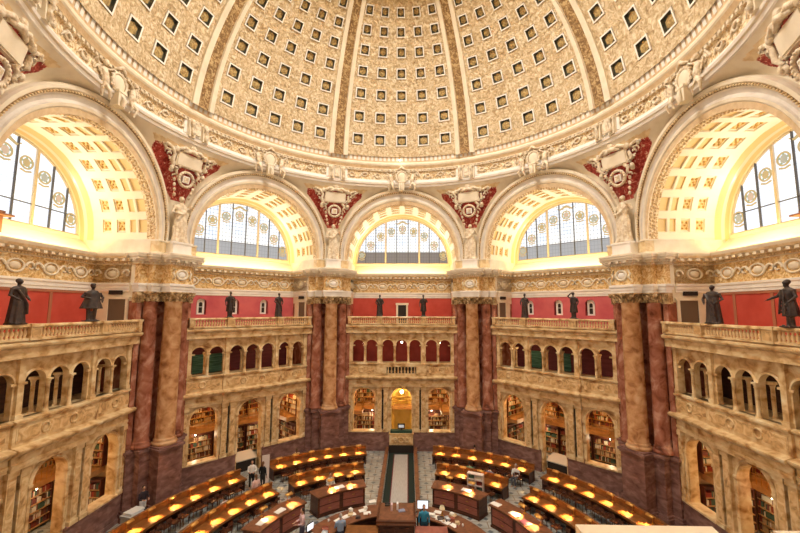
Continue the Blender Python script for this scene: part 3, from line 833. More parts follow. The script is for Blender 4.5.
# ------------------------------------------------------------------ balustrades of the galleries
def balustrade():
    root = empty('balustrade'); v = 15.24
    mb = MB(); mb.box(-4.55, 4.55, v-.13, v+.13, 10.44, 10.54, 0); mould(mb, -4.55, 4.55, [(v-.13,10.98),(v-.17,11.0),(v-.17,11.06),(v-.14,11.11),(v+.14,11.11),(v+.17,11.06),(v+.17,10.98),(v-.13,10.98)], 0)
    mb.build('rail', [M['siena']], parent=root)
    for u, w in ((-4.42,.14),(-1.88,.24),(1.88,.24),(4.42,.14)):
        p = MB(); p.box(u-w, u+w, v-.19, v+.19, 10.44, 11.0, 0); p.box(u-w-.04, u+w+.04, v-.23, v+.23, 11.0, 11.12, 0); p.box(u-w+.05, u+w-.05, v-.2, v-.19, 10.56, 10.92, 1)
        p.build('pedestal', [M['siena'], M['siena_dark']], parent=root)
    b0 = None
    for a, b, n in ((-4.28,-2.12,12),(-1.64,1.64,18),(2.12,4.28,12)):
        for k in range(n):
            u = a+(b-a)*(k+.5)/n
            if b0 is None:
                q = MB(); q.lathe([(.07,0),(.07,.04),(.045,.06),(.085,.16),(.075,.24),(.04,.34),(.05,.38),(.07,.40),(.07,.45)], n=7)
                b0 = q.build('baluster', [M['siena']], parent=root); o = b0
            else: o = b0.copy(); C.objects.link(o)
            o.location = (u, v, 10.54)
    return root
bal = balustrade()
BL = {0:'veined tan stone balustrade of the far middle gallery, below the dark door', 45:'veined tan stone balustrade of the far left gallery, under three small niches',
      -45:'veined tan stone balustrade of the far right gallery, under three small niches', 90:'veined tan stone balustrade of the near left gallery before red wall', -90:'veined tan stone balustrade of the near right gallery before red wall'}
tag(bal, BL[0], 'balustrade', 'balustrades of the upper galleries')
for b in (45, -45, 90, -90):
    c = copy_tree(bal); c['label'] = BL[b]; c.rotation_euler.z = radians(b)

# ------------------------------------------------------------------ figures
def loft(mb, secs, n=20, m=0, folds=0, amp=0, ph=0):
    rows = []
    for i, (z, rx, ry, cx, cy) in enumerate(secs):
        row = []
        for j in range(n):
            a = 2*pi*j/n; k = 1+amp*(1-i/len(secs))*cos(folds*a+ph)
            row.append((cx+rx*k*cos(a), cy+ry*k*sin(a), z))
        rows.append(row)
    mb.grid(rows, m, True, closeu=True); mb.face(rows[0][::-1], m); mb.face(rows[-1], m)
def remesh(o, vox, sm=4):
    r = o.modifiers.new('remesh', 'REMESH'); r.mode = 'VOXEL'; r.voxel_size = vox; r.use_smooth_shade = True
    s_ = o.modifiers.new('smooth', 'SMOOTH'); s_.factor = .5; s_.iterations = sm
    return o
def statue(name, mat, H, kind, ph=0):
    """kind: robe | coat | skirt | drape ; faces -y, stands at the origin"""
    mb = MB()
    hx = .015*sin(ph*3)
    if kind != 'base': mb.box(-.24, .24, -.2, .2, 0, .05)
    long = kind in ('robe', 'drape')
    for s in (-1, 1):
        fx = s*.11
        mb.path([(fx,-.1,.07),(fx+s*.02,-.17,.07)], [.05,.04], 8)
        mb.path([(fx,0,.06),(fx,-.02 if s > 0 else .02,.48),(s*.095,0,.90)], [.055,.062,.095], 10)
    mb.box(-.03, .03, -.02, .02, .05, .5)
    loft(mb, [(.84,.17,.12,0,0),(1.0,.155,.11,0,0),(1.2,.17,.115,0,0),(1.38,.20,.12,0,0),(1.47,.19,.10,0,.01),(1.52,.08,.07,0,.01)], 16)
    if kind == 'robe':
        loft(mb, [(.06,.27,.22,0,.02),(.3,.25,.2,0,.02),(.8,.22,.18,0,.01),(1.1,.2,.155,0,.01),(1.35,.235,.16,0,.01),(1.48,.2,.13,0,.01),(1.53,.09,.08,0,.01)], 48, folds=9, amp=.11, ph=ph)
        mb.path([(-.2,-.1,1.4),(-.05,-.18,1.1),(.12,-.2,.8),(.16,-.2,.4)], [.04,.05,.05,.04], 6)
    if kind == 'drape':
        loft(mb, [(.05,.26,.22,0,0),(.35,.23,.19,0,0),(.85,.215,.165,.02*sin(ph),0),(1.05,.17,.13,0,0),(1.12,.185,.14,0,0),(1.35,.19,.13,0,0),(1.48,.17,.1,0,0),(1.53,.07,.07,0,0)], 48, folds=11, amp=.12, ph=ph)
        mb.path([(.18,-.05,1.4),(0,-.17,1.15),(-.17,-.12,.9),(-.22,.02,.6),(-.2,.05,.2)], [.05,.06,.06,.05,.03], 6)
    if kind == 'coat':
        loft(mb, [(.42,.26,.2,0,.03),(.7,.24,.18,0,.02),(1.0,.2,.145,0,.01),(1.3,.235,.155,0,.01),(1.46,.2,.12,0,.01)], 40, folds=7, amp=.09, ph=ph)
        mb.path([(-.07,-.15,1.45),(-.09,-.19,1.0),(-.14,-.21,.5)], .03, 6); mb.path([(.07,-.15,1.45),(.09,-.19,1.0),(.14,-.21,.5)], .03, 6)
    if kind == 'skirt':
        loft(mb, [(.62,.37,.30,0,.04),(.72,.35,.27,0,.04),(1.05,.26,.2,0,.03),(1.35,.25,.17,0,.02),(1.5,.15,.11,0,.01)], 44, folds=8, amp=.08, ph=ph)
    sw = .23
    A = {'robe': [((-sw,.01,1.42),(-.33,0,1.15),(-.22,-.16,1.0)), ((sw,.01,1.42),(.34,.02,1.14),(.24,-.14,1.02))],
         'coat': [((-sw,.01,1.42),(-.31,.03,1.15),(-.33,-.12,.92)), ((sw,.01,1.42),(.34,0,1.2),(.12,-.2,1.28))],
         'skirt': [((-sw,.01,1.4),(-.36,.02,1.18),(-.2,-.18,1.12)), ((sw,.01,1.4),(.36,0,1.16),(.27,-.18,1.0))],
         'drape': [((-sw,.01,1.42),(-.31,0,1.14),(-.12,-.17,1.1)), ((sw,.01,1.42),(.34,-.02,1.2),(.25,-.16,1.42))],
         'raise': [((-sw,.01,1.42),(-.36,0,1.55),(-.14,-.06,1.72)), ((sw,.01,1.42),(.33,0,1.15),(.3,-.12,.95))],
         'reach': [((-sw,.01,1.42),(-.36,-.06,1.2),(-.52,-.22,1.08)), ((sw,.01,1.42),(.33,0,1.15),(.27,-.14,.98))]}
    arms = A['raise'] if ph == 5 else A['reach'] if ph == 6 else A[kind]
    for a, b, c in arms:
        mb.path([a, b, c], [.072,.058,.042], 10)
        d = (Vector(c)-Vector(b)).normalized(); e = Vector(c)+d*.07; mb.path([c, e], [.045,.035], 8)
        for k in range(4):
            f0 = e+Vector((.012*(k-1.5),0,.004)); mb.path([f0, f0+d*(.07-.01*abs(k-1.3)), f0+d*.10+Vector((0,-.012,-.012))], [.014,.013,.012], 5)
        mb.path([Vector(c)+d*.02, Vector(c)+d*.05+Vector((0,-.04,.02))], [.016,.013], 5)
    if kind in ('robe', 'coat') and ph % 2: mb.obox((.2, -.17), 20, (.16,.05), 1.0, 1.22)     # held book
    mb.tube((hx,.01,1.48), (hx,0,1.6), .055, .05, 10)
    mb.ball((hx,-.01,1.70), (.078,.098,.115), 14)
    mb.path([(hx,-.10,1.72),(hx,-.125,1.69)], [.012,.02], 6); mb.ball((hx,-.085,1.655), (.03,.025,.02), 8)
    for s in (-1, 1): mb.ball((hx+s*.082,0,1.70), (.014,.022,.03), 6)
    mb.ball((hx,.025,1.735), (.088,.095,.10), 12)
    if ph == 4: mb.lathe([(.15,1.77),(.15,1.785),(.08,1.80),(.075,1.86),(.001,1.87)], (hx,.01), 16)
    if ph in (1, 6): mb.ball((hx,-.06,1.6), (.055,.045,.08), 8)
    k = H/1.83; mb.v = [(x*k, y*k, z*k) for x, y, z in mb.v]
    o = mb.build(name, [mat]); remesh(o, .021*k, 2); return o
def at_bay(u, v, z, b): x, y = rot2(u, v, b); return (x, y, z)
BS = [(0,-1.88,'robe',1,0,'dark bronze robed statue with a book, left one on the far middle balustrade'),
      (0,1.88,'coat',2,0,'dark bronze statue in a long coat, right one on the far middle balustrade'),
      (45,-1.95,'coat',3,0,'dark bronze coated statue on the far left balustrade, beside the second niche'),
      (45,1.75,'robe',0,0,'slim dark bronze robed statue on the far left balustrade near the tall pier'),
      (-45,-1.75,'robe',7,0,'broad dark bronze robed statue on the far right balustrade near the tall pier'),
      (-45,1.95,'coat',5,0,'dark bronze statue with one arm raised to its head, far right balustrade'),
      (90,-2.62,'robe',8,10,'large dark bronze robed statue at the left edge, in front of red wall'),
      (90,1.05,'skirt',4,-25,'dark bronze statue in a flared cape and hat, beside the left gallery door'),
      (-90,-1.0,'robe',9,20,'dark bronze robed statue on the right balustrade, beside the gallery door'),
      (-90,2.72,'coat',6,-15,'large dark bronze caped statue reaching out a hand at the right edge')]
for b, u, kind, ph, tw, lab in BS:
    o = statue('bronze_statue', M['bronze'], 1.86, kind, ph)
    o.location = at_bay(u, 15.24, 11.12, b); o.rotation_euler.z = radians(b+tw)
    if abs(b) == 90: o.scale = (1.25, 1.15, 1.0)
    tag(o, lab, 'statue', 'bronze statues along the gallery balustrades')
for az, lab, ph in ((22.5,'cream plaster robed statue above the tall pier left of the middle arch',1),(-22.5,'cream plaster robed statue above the tall pier right of the middle arch',2),
                (67.5,'cream plaster robed statue above the near left pier, between two great arches',3),(-67.5,'cream plaster robed statue holding a wreath above the near right pier',0)):
    o = statue('plaster_statue', M['stone'], 3.0, 'drape', ph)
    o.location = (-15.08*sin(radians(az)), 15.08*cos(radians(az)), 15.88); o.rotation_euler.z = radians(az); o.scale = (1.12,1.0,1.0)
    tag(o, lab, 'statue', 'plaster statues standing between the great arches')

# cartouches in the pendentives
def cartouche():
    root = empty('cartouche')
    mb = MB()
    mb.box(-.78, .78, -.14, .1, .45, 1.25, 0); mb.box(-.70, .70, -.18, -.1, .52, 1.18, 1)
    root_parts = [mb.build('plaque', [M['stone'], M['cream']], parent=root)]
    mb = MB()
    for s in (-1, 1):
        mb.path([(s*.8,-.1,.3),(s*1.0,-.16,.6),(s*.92,-.16,1.0),(s*1.1,-.14,1.3),(s*1.45,-.12,1.45),(s*1.6,-.1,1.3),(s*1.45,-.1,1.2)], [.07,.11,.09,.1,.09,.06,.03], 7)
        mb.path([(s*.5,-.12,.42),(s*.72,-.16,.2),(s*.6,-.16,-.05),(s*.75,-.14,-.15)], [.1,.1,.07,.03], 7)
        mb.path([(s*.1,-.16,1.42),(s*.45,-.2,1.52),(s*.8,-.18,1.35),(s*.95,-.16,1.5)], [.13,.12,.1,.05], 7)
        mb.ball((s*.86,-.16,1.32), (.2,.12,.17), 10); mb.ball((s*.95,-.16,.22), (.13,.1,.16), 8)
        for k in range(5): mb.ball((s*(1.15+.13*k),-.08,1.0+.13*k+.04*sin(9*k)), (.1,.05,.07), 7)
        for k in range(4): mb.ball((s*(.62-.06*k),-.06,-.35-.28*k), (.09,.05,.12), 7)
    rc = random.Random(5)
    for k in range(30):
        x = .55+rc.random()*1.15; z = -.5+rc.random()*2.1
        if z < 1.55*(x-.45)-.75: continue
        r1 = .09+rc.random()*.10; a_ = rc.random()*6
        for s in (-1, 1):
            mb.path([(s*(x+r1*cos(a_+t*.8)*(1-t*.1)), -.05-.02*t, z+r1*sin(a_+t*.8)*(1-t*.1)) for t in range(6)], [.035,.05,.055,.05,.04,.025], 5)
    mb.path([(-.5,-.16,1.33),(0,-.26,1.48),(.5,-.16,1.33)], [.08,.15,.08], 8); mb.ball((0,-.2,1.62), (.22,.14,.2), 10)
    mb.build('scrollwork', [M['stone']], parent=root)
    mb = MB(); mb.torus((0,-.14,-.2), .42, .085, n=24, k=6, m=0)
    for k in range(18):
        a = 2*pi*k/18; mb.ball((.42*cos(a),-.2,-.2+.42*sin(a)), (.07,.05,.07), 5, 0)
    mb.box(-.20, .20, -.16, 0, -.40, 0, 1); mb.box(-.13, .13, -.19, -.1, -.33, -.07, 0)
    mb.build('wreath', [M['stone'], M['white']], parent=root)
    return root
ct = cartouche()
CL = {22.5:'cream plaque and wreath cartouche on the red field left of the middle arch', -22.5:'cream plaque and wreath cartouche on the red field right of the middle arch',
      67.5:'large cream cartouche on the red field above the near left plaster statue', -67.5:'large cream cartouche on the red field above the near right plaster statue',
      112.5:'cream cartouche cut by the top left corner of the picture', -112.5:'cream cartouche cut by the top right corner of the picture'}
for i, (az, lab) in enumerate(CL.items()):
    c = ct if i == 0 else copy_tree(ct)
    r = 14.92; c.scale = (1.15,1.1,1.1); c.location = (-r*sin(radians(az)), r*cos(radians(az)), 20.2); c.rotation_euler = (radians(12), 0, radians(az))
    tag(c, lab, 'cartouche', 'cartouches between the great arches')

# winged figures and shield at the crown of each great arch
def crown_group():
    root = empty('crown_ornament')
    mb = MB(); mb.ball((0,-.06,.35), (.34,.16,.42), 16, 1); mb.torus((0,-.12,.35), .40, .06, rz=1.15, n=24, k=6, m=0)
    for k in range(14):
        t = 2*pi*k/14; mb.ball((.46*cos(t),-.12,.35+.52*sin(t)), (.07,.06,.07), 6, 0)
    mb.path([(-.35,-.1,.9),(-.15,-.2,1.0),(0,-.2,1.12),(.15,-.2,1.0),(.35,-.1,.9)], [.05,.08,.1,.08,.05], 7, 0)
    mb.build('shield', [M['stone'], M['cream']], parent=root)
    mb = MB(); mb.prism([(-.20,-.30),(.20,-.30),(.17,.1),(-.17,.1)], -.75, -.08); mb.path([(0,-.32,-.75),(0,-.40,-.5),(0,-.30,-.2)], [.09,.12,.08], 8); mb.box(-.24,.24,-.34,.1,-.12,-.02)
    mb.build('keystone', [M['cream']], parent=root)
    for s in (-1, 1):
        mb = MB()
        mb.path([(s*.72,-.1,-.25),(s*.76,-.15,.1),(s*.80,-.1,.4),(s*.82,-.1,.62)], [.10,.15,.15,.07], 9); mb.ball((s*.84,-.16,.82), (.115,.12,.14), 10)
        mb.path([(s*.78,-.12,.55),(s*.60,-.24,.62),(s*.42,-.2,.78)], [.06,.05,.04], 7)
        mb.path([(s*.88,-.1,.55),(s*1.08,-.13,.38),(s*1.0,-.16,.12)], [.06,.05,.04], 7)
        mb.path([(s*.72,-.15,-.15),(s*.66,-.3,-.42),(s*.55,-.2,-.75)], [.11,.08,.05], 8); mb.path([(s*.82,-.15,-.15),(s*1.0,-.24,-.4),(s*.92,-.15,-.78)], [.11,.08,.05], 8)
        mb.path([(s*.92,.02,.5),(s*1.2,.0,.85),(s*1.34,.0,.5),(s*1.25,0,.3)], [.06,.11,.07,.03], 7)
        remesh(mb.build('cherub_figure', [M['stone']], parent=root), .028, 1)
    return root
cg = crown_group()
GL = {0:'carved cherubs and shield at the crown of the middle arch', 45:'carved cherubs and shield at the crown of the far left arch', -45:'carved cherubs and shield at the crown of the far right arch',
      90:'large carved cherubs and shield at the crown of the near left arch', -90:'large carved cherubs and shield at the crown of the near right arch'}
for i, (b, lab) in enumerate(GL.items()):
    c = cg if i == 0 else copy_tree(cg)
    c.scale = (1.15,1.1,1.1); c.location = at_bay(0, 14.1, 22.6, b); c.rotation_euler.z = radians(b); tag(c, lab, 'carving', 'cherub carvings at the arch crowns')

# ------------------------------------------------------------------ alcoves with bookcases
M['caseorange'] = noisy('oak_glow_tint', [(.3,(.40,.20,.07)),(.6,(.56,.31,.12))], 2, 4, 0, .45)  # orange lamplight of the alcoves is painted into this oak colour
M['mahog'] = noisy('mahogany', [(.3,(.07,.02,.012)),(.6,(.16,.05,.028))], 2, 4, 0, .4)
BK = [plain('book_brown', (.16,.06,.03), .6), plain('book_red', (.30,.05,.03), .6), plain('book_tan', (.48,.34,.18), .6), plain('book_green', (.07,.12,.08), .6), plain('book_maroon', (.20,.07,.06), .6), plain('book_cream', (.74,.68,.54), .6)]
rng = random.Random(3)
def shelf_books(mb, x0, x1, y, z0, zmax, rec=None):
    """row of books along x (spines at y facing -y)"""
    x = x0+.02
    run = rng.randint(0, 5)
    while x < x1-.07:
        w = rng.uniform(.035, .075); h = rng.uniform(.68, .95)*(zmax-z0)
        if rng.random() < .18: run = rng.choice((0,1,2,2,3,4,5,5))
        if rng.random() < .04: x += rng.uniform(.06, .25); continue
        mt = run if rng.random() < .7 else rng.randint(0, 5)
        if rec is not None and rec(x, z0, w, h, mt): pass
        else:
            d = .18
            i = len(mb.v); p = [(x,y,z0),(x+w,y,z0),(x+w,y+d,z0),(x,y+d,z0),(x,y,z0+h),(x+w,y,z0+h),(x+w,y+d,z0+h),(x,y+d,z0+h)]
            mb.v += p
            for f in ((0,1,5,4),(4,5,6,7),(1,2,6,5),(3,0,4,7)): mb.f.append(tuple(i+k for k in f)); mb.m.append(mt); mb.sm.append(False)
        x += w+.004
rest = MB(); book_proto = {}
n_indiv = [0]
def bookcase(loc, rz, wdt, z0, nsh, lab, indiv=None, mat='mahog'):
    """front faces -y in its frame"""
    root = empty('bookcase', (loc[0], loc[1], z0), rz)
    tag(root, lab, 'bookcase', 'bookcases in the reading room alcoves')
    H = .40; mb = MB()
    h = H*nsh+.12
    mb.box(-wdt/2, wdt/2, .30, .34, 0, h); mb.box(-wdt/2, -wdt/2+.05, 0, .3, 0, h); mb.box(wdt/2-.05, wdt/2, 0, .3, 0, h); mb.box(-wdt/2-.03, wdt/2+.03, -.04, .34, h, h+.1)
    nb = max(1, round(wdt/1.3))
    for k in range(1, nb): x = -wdt/2+wdt*k/nb; mb.box(x-.03, x+.03, 0, .3, 0, h)
    mb.build('case', [M[mat]], parent=root)
    s0 = None
    for k in range(nsh):
        if s0 is None:
            q = MB(); q.box(-wdt/2+.04, wdt/2-.04, -.015, .3, -.02, .02); s0 = q.build('shelf', [M['caseorange']], parent=root); o = s0
        else: o = s0.copy(); C.objects.link(o)
        o.location = (0, 0, .06+H*k)
        for j in range(nb):
            xa, xb = -wdt/2+wdt*j/nb+.05, -wdt/2+wdt*(j+1)/nb-.05
            tmp = MB()
            def rec(x, zz, w_, h_, mt):
                if not indiv or n_indiv[0] >= 300 or not indiv(k, x): return False
                n_indiv[0] += 1
                if mt not in book_proto:
                    q = MB(); q.box(-.5, .5, 0, .18, 0, 1, 0); q.box(-.52,.52,-.004,.0,.12,.16,1); q.box(-.52,.52,-.004,.0,.84,.88,1)
                    me = q.build('book', [BK[mt], M['brass']]); book_proto[mt] = me; b_ = me
                else: b_ = book_proto[mt].copy(); C.objects.link(b_)
                cx, cy = rot2(x+w_/2, .05, rz); b_.location = (loc[0]+cx, loc[1]+cy, z0+.085+H*k); b_.scale = (w_, 1, h_); b_.rotation_euler.z = radians(rz)
                nm = ('brown','red','tan','green','maroon','cream')[mt]
                side = 'left' if loc[0] < 0 else 'right'
                tag(b_, '%s bound book standing on the alcove shelves behind the near %s arcade' % (nm, side), 'book', 'books on the near %s alcove shelves' % side); return True
            shelf_books(tmp, xa, xb, .05, 0, H-.08, rec)
            i0 = len(rest.v)
            for x, y, z in tmp.v:
                a, b_ = rot2(x, y, rz); rest.v.append((loc[0]+a, loc[1]+b_, z0+z+.085+H*k))
            rest.f += [tuple(i0+q for q in f) for f in tmp.f]; rest.m += tmp.m; rest.sm += tmp.sm
    return root
BN = {0:'far middle', 45:'far left', -45:'far right', 90:'near left', -90:'near right'}
def alcove(b):
    nm = BN[b]
    def P(u, v): x, y = rot2(u, v, b); return (x, y)
    vb = 19.2
    # back wall and flank lining
    mb = MB(); mb.box(-4.7, 4.7, vb+.5, vb+.6, 0, 6.75, 0)
    for s in (-1, 1): mb.box(*sorted((s*4.55, s*4.64)), 16.4, vb+.5, 0, 6.75, 0)
    o = mb.build('wall_alcove_'+BAYS[b], [M['caseorange']], rz=b); struct(o)
    for tier, z0, n in (('lower', .1, 5), ('upper', 3.0, 7)):
        for s in (-1, 1):
            sd = ('left', 'right')[s > 0]
            if abs(b) == 90 and s*b < 0: pass
            x, y = P(s*2.85, vb+.1)
            bookcase((x, y), b, 3.0, z0, n, '%s tier bookcase on the back wall of the %s alcove, its %s end' % (tier, nm, sd))
            x, y = P(s*4.16, 17.75)
            far = (b == 90 and s > 0) or (b == -90 and s < 0)
            iv = (lambda k, xx: True) if far and tier == ('lower') and False else None
            if far: iv = (lambda k, xx, t=tier: (t == 'upper' and k < 3 and -1.25 < xx < .9))
            bookcase((x, y), b-90*s, 2.6, z0, n, '%s tier bookcase on the %s side wall of the %s alcove' % (tier, sd, nm), iv)
        if b != 0:
            x, y = P(0, vb+.1)
            bookcase((x, y), b, 2.4, z0, n, '%s tier bookcase at the middle of the %s alcove back wall' % (tier, nm))
    # wooden balcony between the tiers
    root = empty('alcove_balcony', (0,0,0), b)
    tag(root, 'oak balcony between the book tiers inside the %s alcove' % nm, 'balcony', 'balconies inside the alcoves')
    mb = MB()
    for x0, x1, y0, y1 in ((-4.5,4.5,18.35,19.2),(-4.5,-3.45,16.6,18.35),(3.45,4.5,16.6,18.35)): mb.box(x0, x1, y0, y1, 2.62, 2.92, 0)
    mb.build('deck', [M['caseorange']], parent=root)
    mb = MB(); pts = [(-3.45,16.6),(-3.45,18.35),(3.45,18.35),(3.45,16.6)]
    for (a, c), (d, e) in zip(pts, pts[1:]):
        for z in (3.4, 3.75): mb.tube((a,c,z), (d,e,z), .022, n=6)
        L = math.hypot(d-a, e-c); n = int(L/.3)
        for k in range(n+1): mb.tube((a+(d-a)*k/n, c+(e-c)*k/n, 2.92), (a+(d-a)*k/n, c+(e-c)*k/n, 3.75), .014, n=5)
    mb.build('railing', [M['brass']], parent=root)
for b in VIEW: alcove(b)
o = rest.build('shelved_books', BK); tag(o, 'rows of brown, red and tan bound books filling the alcove shelves', 'books', kind='stuff')

# upper loggia back walls and shutters
M['tealp'] = noisy('teal_shutter', [(.3,(.03,.11,.09)),(.6,(.12,.30,.22))], 1.2, 3, 0, .5, stretch=(1,1,9))
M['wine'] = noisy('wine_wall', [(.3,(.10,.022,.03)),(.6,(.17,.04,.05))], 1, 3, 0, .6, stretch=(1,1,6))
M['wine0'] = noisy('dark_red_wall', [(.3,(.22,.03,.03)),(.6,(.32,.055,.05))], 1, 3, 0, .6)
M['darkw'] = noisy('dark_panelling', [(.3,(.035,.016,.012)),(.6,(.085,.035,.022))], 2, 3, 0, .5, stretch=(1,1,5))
for b in VIEW:
    mb = MB(); mb.box(-4.7, 4.7, 18.15, 18.3, 6.95, 10.1, 0)
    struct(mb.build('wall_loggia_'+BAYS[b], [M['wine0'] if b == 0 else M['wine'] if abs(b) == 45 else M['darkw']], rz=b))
for b, us in ((45, (-4.0,-2.9,-1.75)), (-45, (-2.4,-.1)), ):
    for u in us:
        mb = MB(); mb.box(u-.5, u+.5, 18.08, 18.14, 7.0, 8.35, 0)
        for k in range(9): mb.box(u-.45, u+.45, 18.0, 18.1, 7.05+k*.145, 7.11+k*.145, 0)
        x, y = rot2(0, 0, b); o = mb.build('louvred_shutter', [M['tealp']], rz=b)
        tag(o, 'teal louvred shutter behind the upper arches of the far %s wall' % ('left' if b > 0 else 'right'), 'shutter', 'teal shutters of the far %s wall' % ('left' if b > 0 else 'right'))

# hanging globe lamps
M['globe'] = emit('lit_globe', (1,.90,.68), 14)
def globe(loc, lab, top, e=60, col=(1,.62,.28), r=.09, name='hanging_globe_lamp', grp='hanging globe lamps'):
    root = empty(name, loc); tag(root, lab, 'lamp', grp)
    q = MB(); q.ball((0,0,0), r, 12); q.build('globe', [M['globe']], parent=root)
    q = MB(); q.tube((0,0,r*.8), (0,0,top-loc[2]), .014, n=6); q.lathe([(.06,r*.8),(.05,r+.04),(.015,r+.07)], n=10); q.lathe([(.015,top-loc[2]-.05),(.07,top-loc[2])], n=10)
    q.build('stem', [M['brass']], parent=root)
    l = bpy.data.lights.new('globe_light', 'POINT'); l.energy = e; l.color = col; l.shadow_soft_size = .12
    lo = bpy.data.objects.new('globe_light', l); C.objects.link(lo); lo.parent = root; lo.location = (0,0,-r-.15)
    return root
for b, u, v, lab in ((0,-3.35,16.6,'lit globe lamp in the left pair of upper arches, far middle wall'),(0,0,16.6,'lit globe lamp in the middle upper arch of the far middle wall'),(0,3.35,16.6,'lit globe lamp in the right pair of upper arches, far middle wall'),
                (45,-4.1,16.5,'lit globe lamp at the left end of the far left upper arches'),(45,2.35,16.5,'lit globe lamp in the right pair of the far left upper arches'),
                (-45,-2.5,16.5,'lit globe lamp in the left pair of the far right upper arches'),(-45,4.0,16.5,'lit globe lamp at the right end of the far right upper arches'),
                (90,-.9,16.8,'lit globe lamp behind the upper arches of the near left wall'),(-90,.9,16.8,'lit globe lamp behind the upper arches of the near right wall')):
    globe(at_bay(u, v, 8.82, b), lab, 10.1, 14 if abs(b) != 90 else 8)
for b in VIEW:
    for u, w in ((-3.0,'left'),(3.0,'right')):
        if abs(b) == 90 and u*b > 0: u *= .3; w = 'middle'
        globe(at_bay(u, 17.1, 5.9, b), 'small lit ceiling lamp high in the %s arch of the %s alcove' % (w, BN[b]), 6.75, 200, (1,.58,.22), .10, 'ceiling_lamp', 'ceiling lamps of the alcoves')

for b in VIEW:
    for u, w in ((-3.9,'left'),(3.9,'right')):
        globe(at_bay(u*.7, 18.7, 2.45, b), 'small added fill lamp under the %s balcony of the %s alcove' % (w, BN[b]), 2.62, 45, (1,.80,.52), .05, 'balcony_fill', 'fill lamps added under the alcove balconies')  # lamps added to brighten the dark lower book tier
# far middle entrance: yellow passage, booth, screens
M['yel'] = noisy('yellow_passage_wall', [(.3,(.62,.40,.08)),(.6,(.74,.52,.14))], 1.5, 4, 0, .6)
mb = MB(); arched_wall(mb, -1.3, 1.3, 0, 6.7, 18.6, 18.7, [(0,.7,0,3.6)], 0); mb.box(-1.3, 1.3, 19.6, 19.68, 0, 6.7, 0)
struct(mb.build('wall_passage', [M['yel']]))
globe((0, 17.6, 4.35), 'bright lantern hanging in the middle entrance arch over the yellow passage', 6.75, 90, (1,.7,.3), .16, 'entrance_lantern', None)
E_ = empty('control_booth', (0, 15.3, 0)); tag(E_, 'booth with carved cream front closing the far end of the central walkway', 'booth')
q = MB(); q.box(-1.02, 1.02, -.3, .3, 0, .62); q.build('booth_base', [M['dark']], parent=E_)
q = MB(); q.box(-.98, .98, -.28, .28, .62, 1.46, 0); q.box(-1.04, 1.04, -.33, .3, 1.44, 1.54, 1); q.box(-.85, .85, -.31, -.27, .74, 1.36, 1)
for s in (-1, 1):
    q.path([(s*(.1+.04*t),-.33,1.05+.2*sin(t*.9)) for t in range(14)], .045, 5, 0); q.torus((s*.45,-.33,1.05), .15, .04, n=14, k=5, m=0)
q.torus((0,-.33,1.05), .2, .05, n=16, k=5, m=0); q.build('carved_front', [M['siena'], M['siena_dark']], parent=E_)
q = MB(); q.box(-.9, .9, -.2, .3, 1.54, 1.72); q.build('counter_top', [plain('dark_green_cloth', (.03,.07,.05), .7)], parent=E_)
mon = empty('monitor', (0, 15.35, 1.72)); tag(mon, 'black monitor showing a pale screen on the booth under the entrance arch', 'monitor')
q = MB(); q.box(-.30,.30,-.04,.03,.10,.52); q.box(-.05,.05,-.02,.04,0,.14); q.box(-.18,.18,-.1,.1,0,.02); q.build('housing', [M['dark']], parent=mon)
q = MB(); q.box(-.22,.22,-.05,-.035,.2,.42); q.build('screen', [emit('dim_screen', (.55,.58,.62), .5)], parent=mon)

# ------------------------------------------------------------------ floor furniture
def apt(r, a): a = radians(a); return (-r*sin(a), r*cos(a))
def arc_box(mb, r0, r1, a0, a1, z0, z1, m=0, mt=None, n=None):
    n = n or max(2, int(abs(a1-a0)/1.8))
    A = [a0+(a1-a0)*k/n for k in range(n+1)]
    rows = []
    for a in A:
        (x0, y0), (x1, y1) = apt(r0, a), apt(r1, a)
        rows.append([(x0,y0,z0),(x0,y0,z1),(x1,y1,z1),(x1,y1,z0)])
    mb.grid(rows, m, False, closeu=True, mf=lambda i, j: (mt if mt is not None and j == 1 else m))
    mb.face(rows[0][::-1], m); mb.face(rows[-1], m)
def wpart(mb, name, mats, root):
    o = mb.build(name, mats, parent=root); o.location = (-root.location.x, -root.location.y, -root.location.z); return o
# central walkway: wooden curbs, dark border and pale runner
M['runner'] = noisy('pale_runner', [(.3,(.42,.40,.38)),(.6,(.52,.50,.48))], 2, 3, 0, .9, stretch=(14,1,1))
M['border'] = plain('dark_green_carpet', (.022,.035,.028), .9)
M['winec'] = plain('wine_red_edging', (.16,.03,.035), .8)
q = MB(); q.box(-1.0, 1.0, 5.4, 15.0, .0, .02, 0); o = q.build('border_carpet', [M['border']]); tag(o, 'dark green carpet under the pale runner of the central walkway', 'carpet')
q = MB(); q.box(-.52, .52, 6.9, 14.6, .02, .04, 0); q.box(-.58, -.52, 6.85, 14.65, .02, .045, 1); q.box(.52, .58, 6.85, 14.65, .02, .045, 1)
o = q.build('carpet_runner', [M['runner'], M['winec']]); tag(o, 'long pale grey runner with wine edging laid along the central walkway', 'carpet')
for s, w in ((-1, 'left'), (1, 'right')):
    root = empty('walkway_rail', (s*1.15, 10, 0)); tag(root, 'low brown wooden rail along the %s edge of the central walkway' % w, 'rail', 'rails of the central walkway')
    q = MB(); q.box(-.05, .05, -4.9, 5.0, 0, .42); q.build('rail_panel', [M['darkwood']], parent=root)
    q = MB(); q.box(-.13, .13, -5.0, 5.05, .42, .50); q.build('rail_cap', [M['walnut']], parent=root)

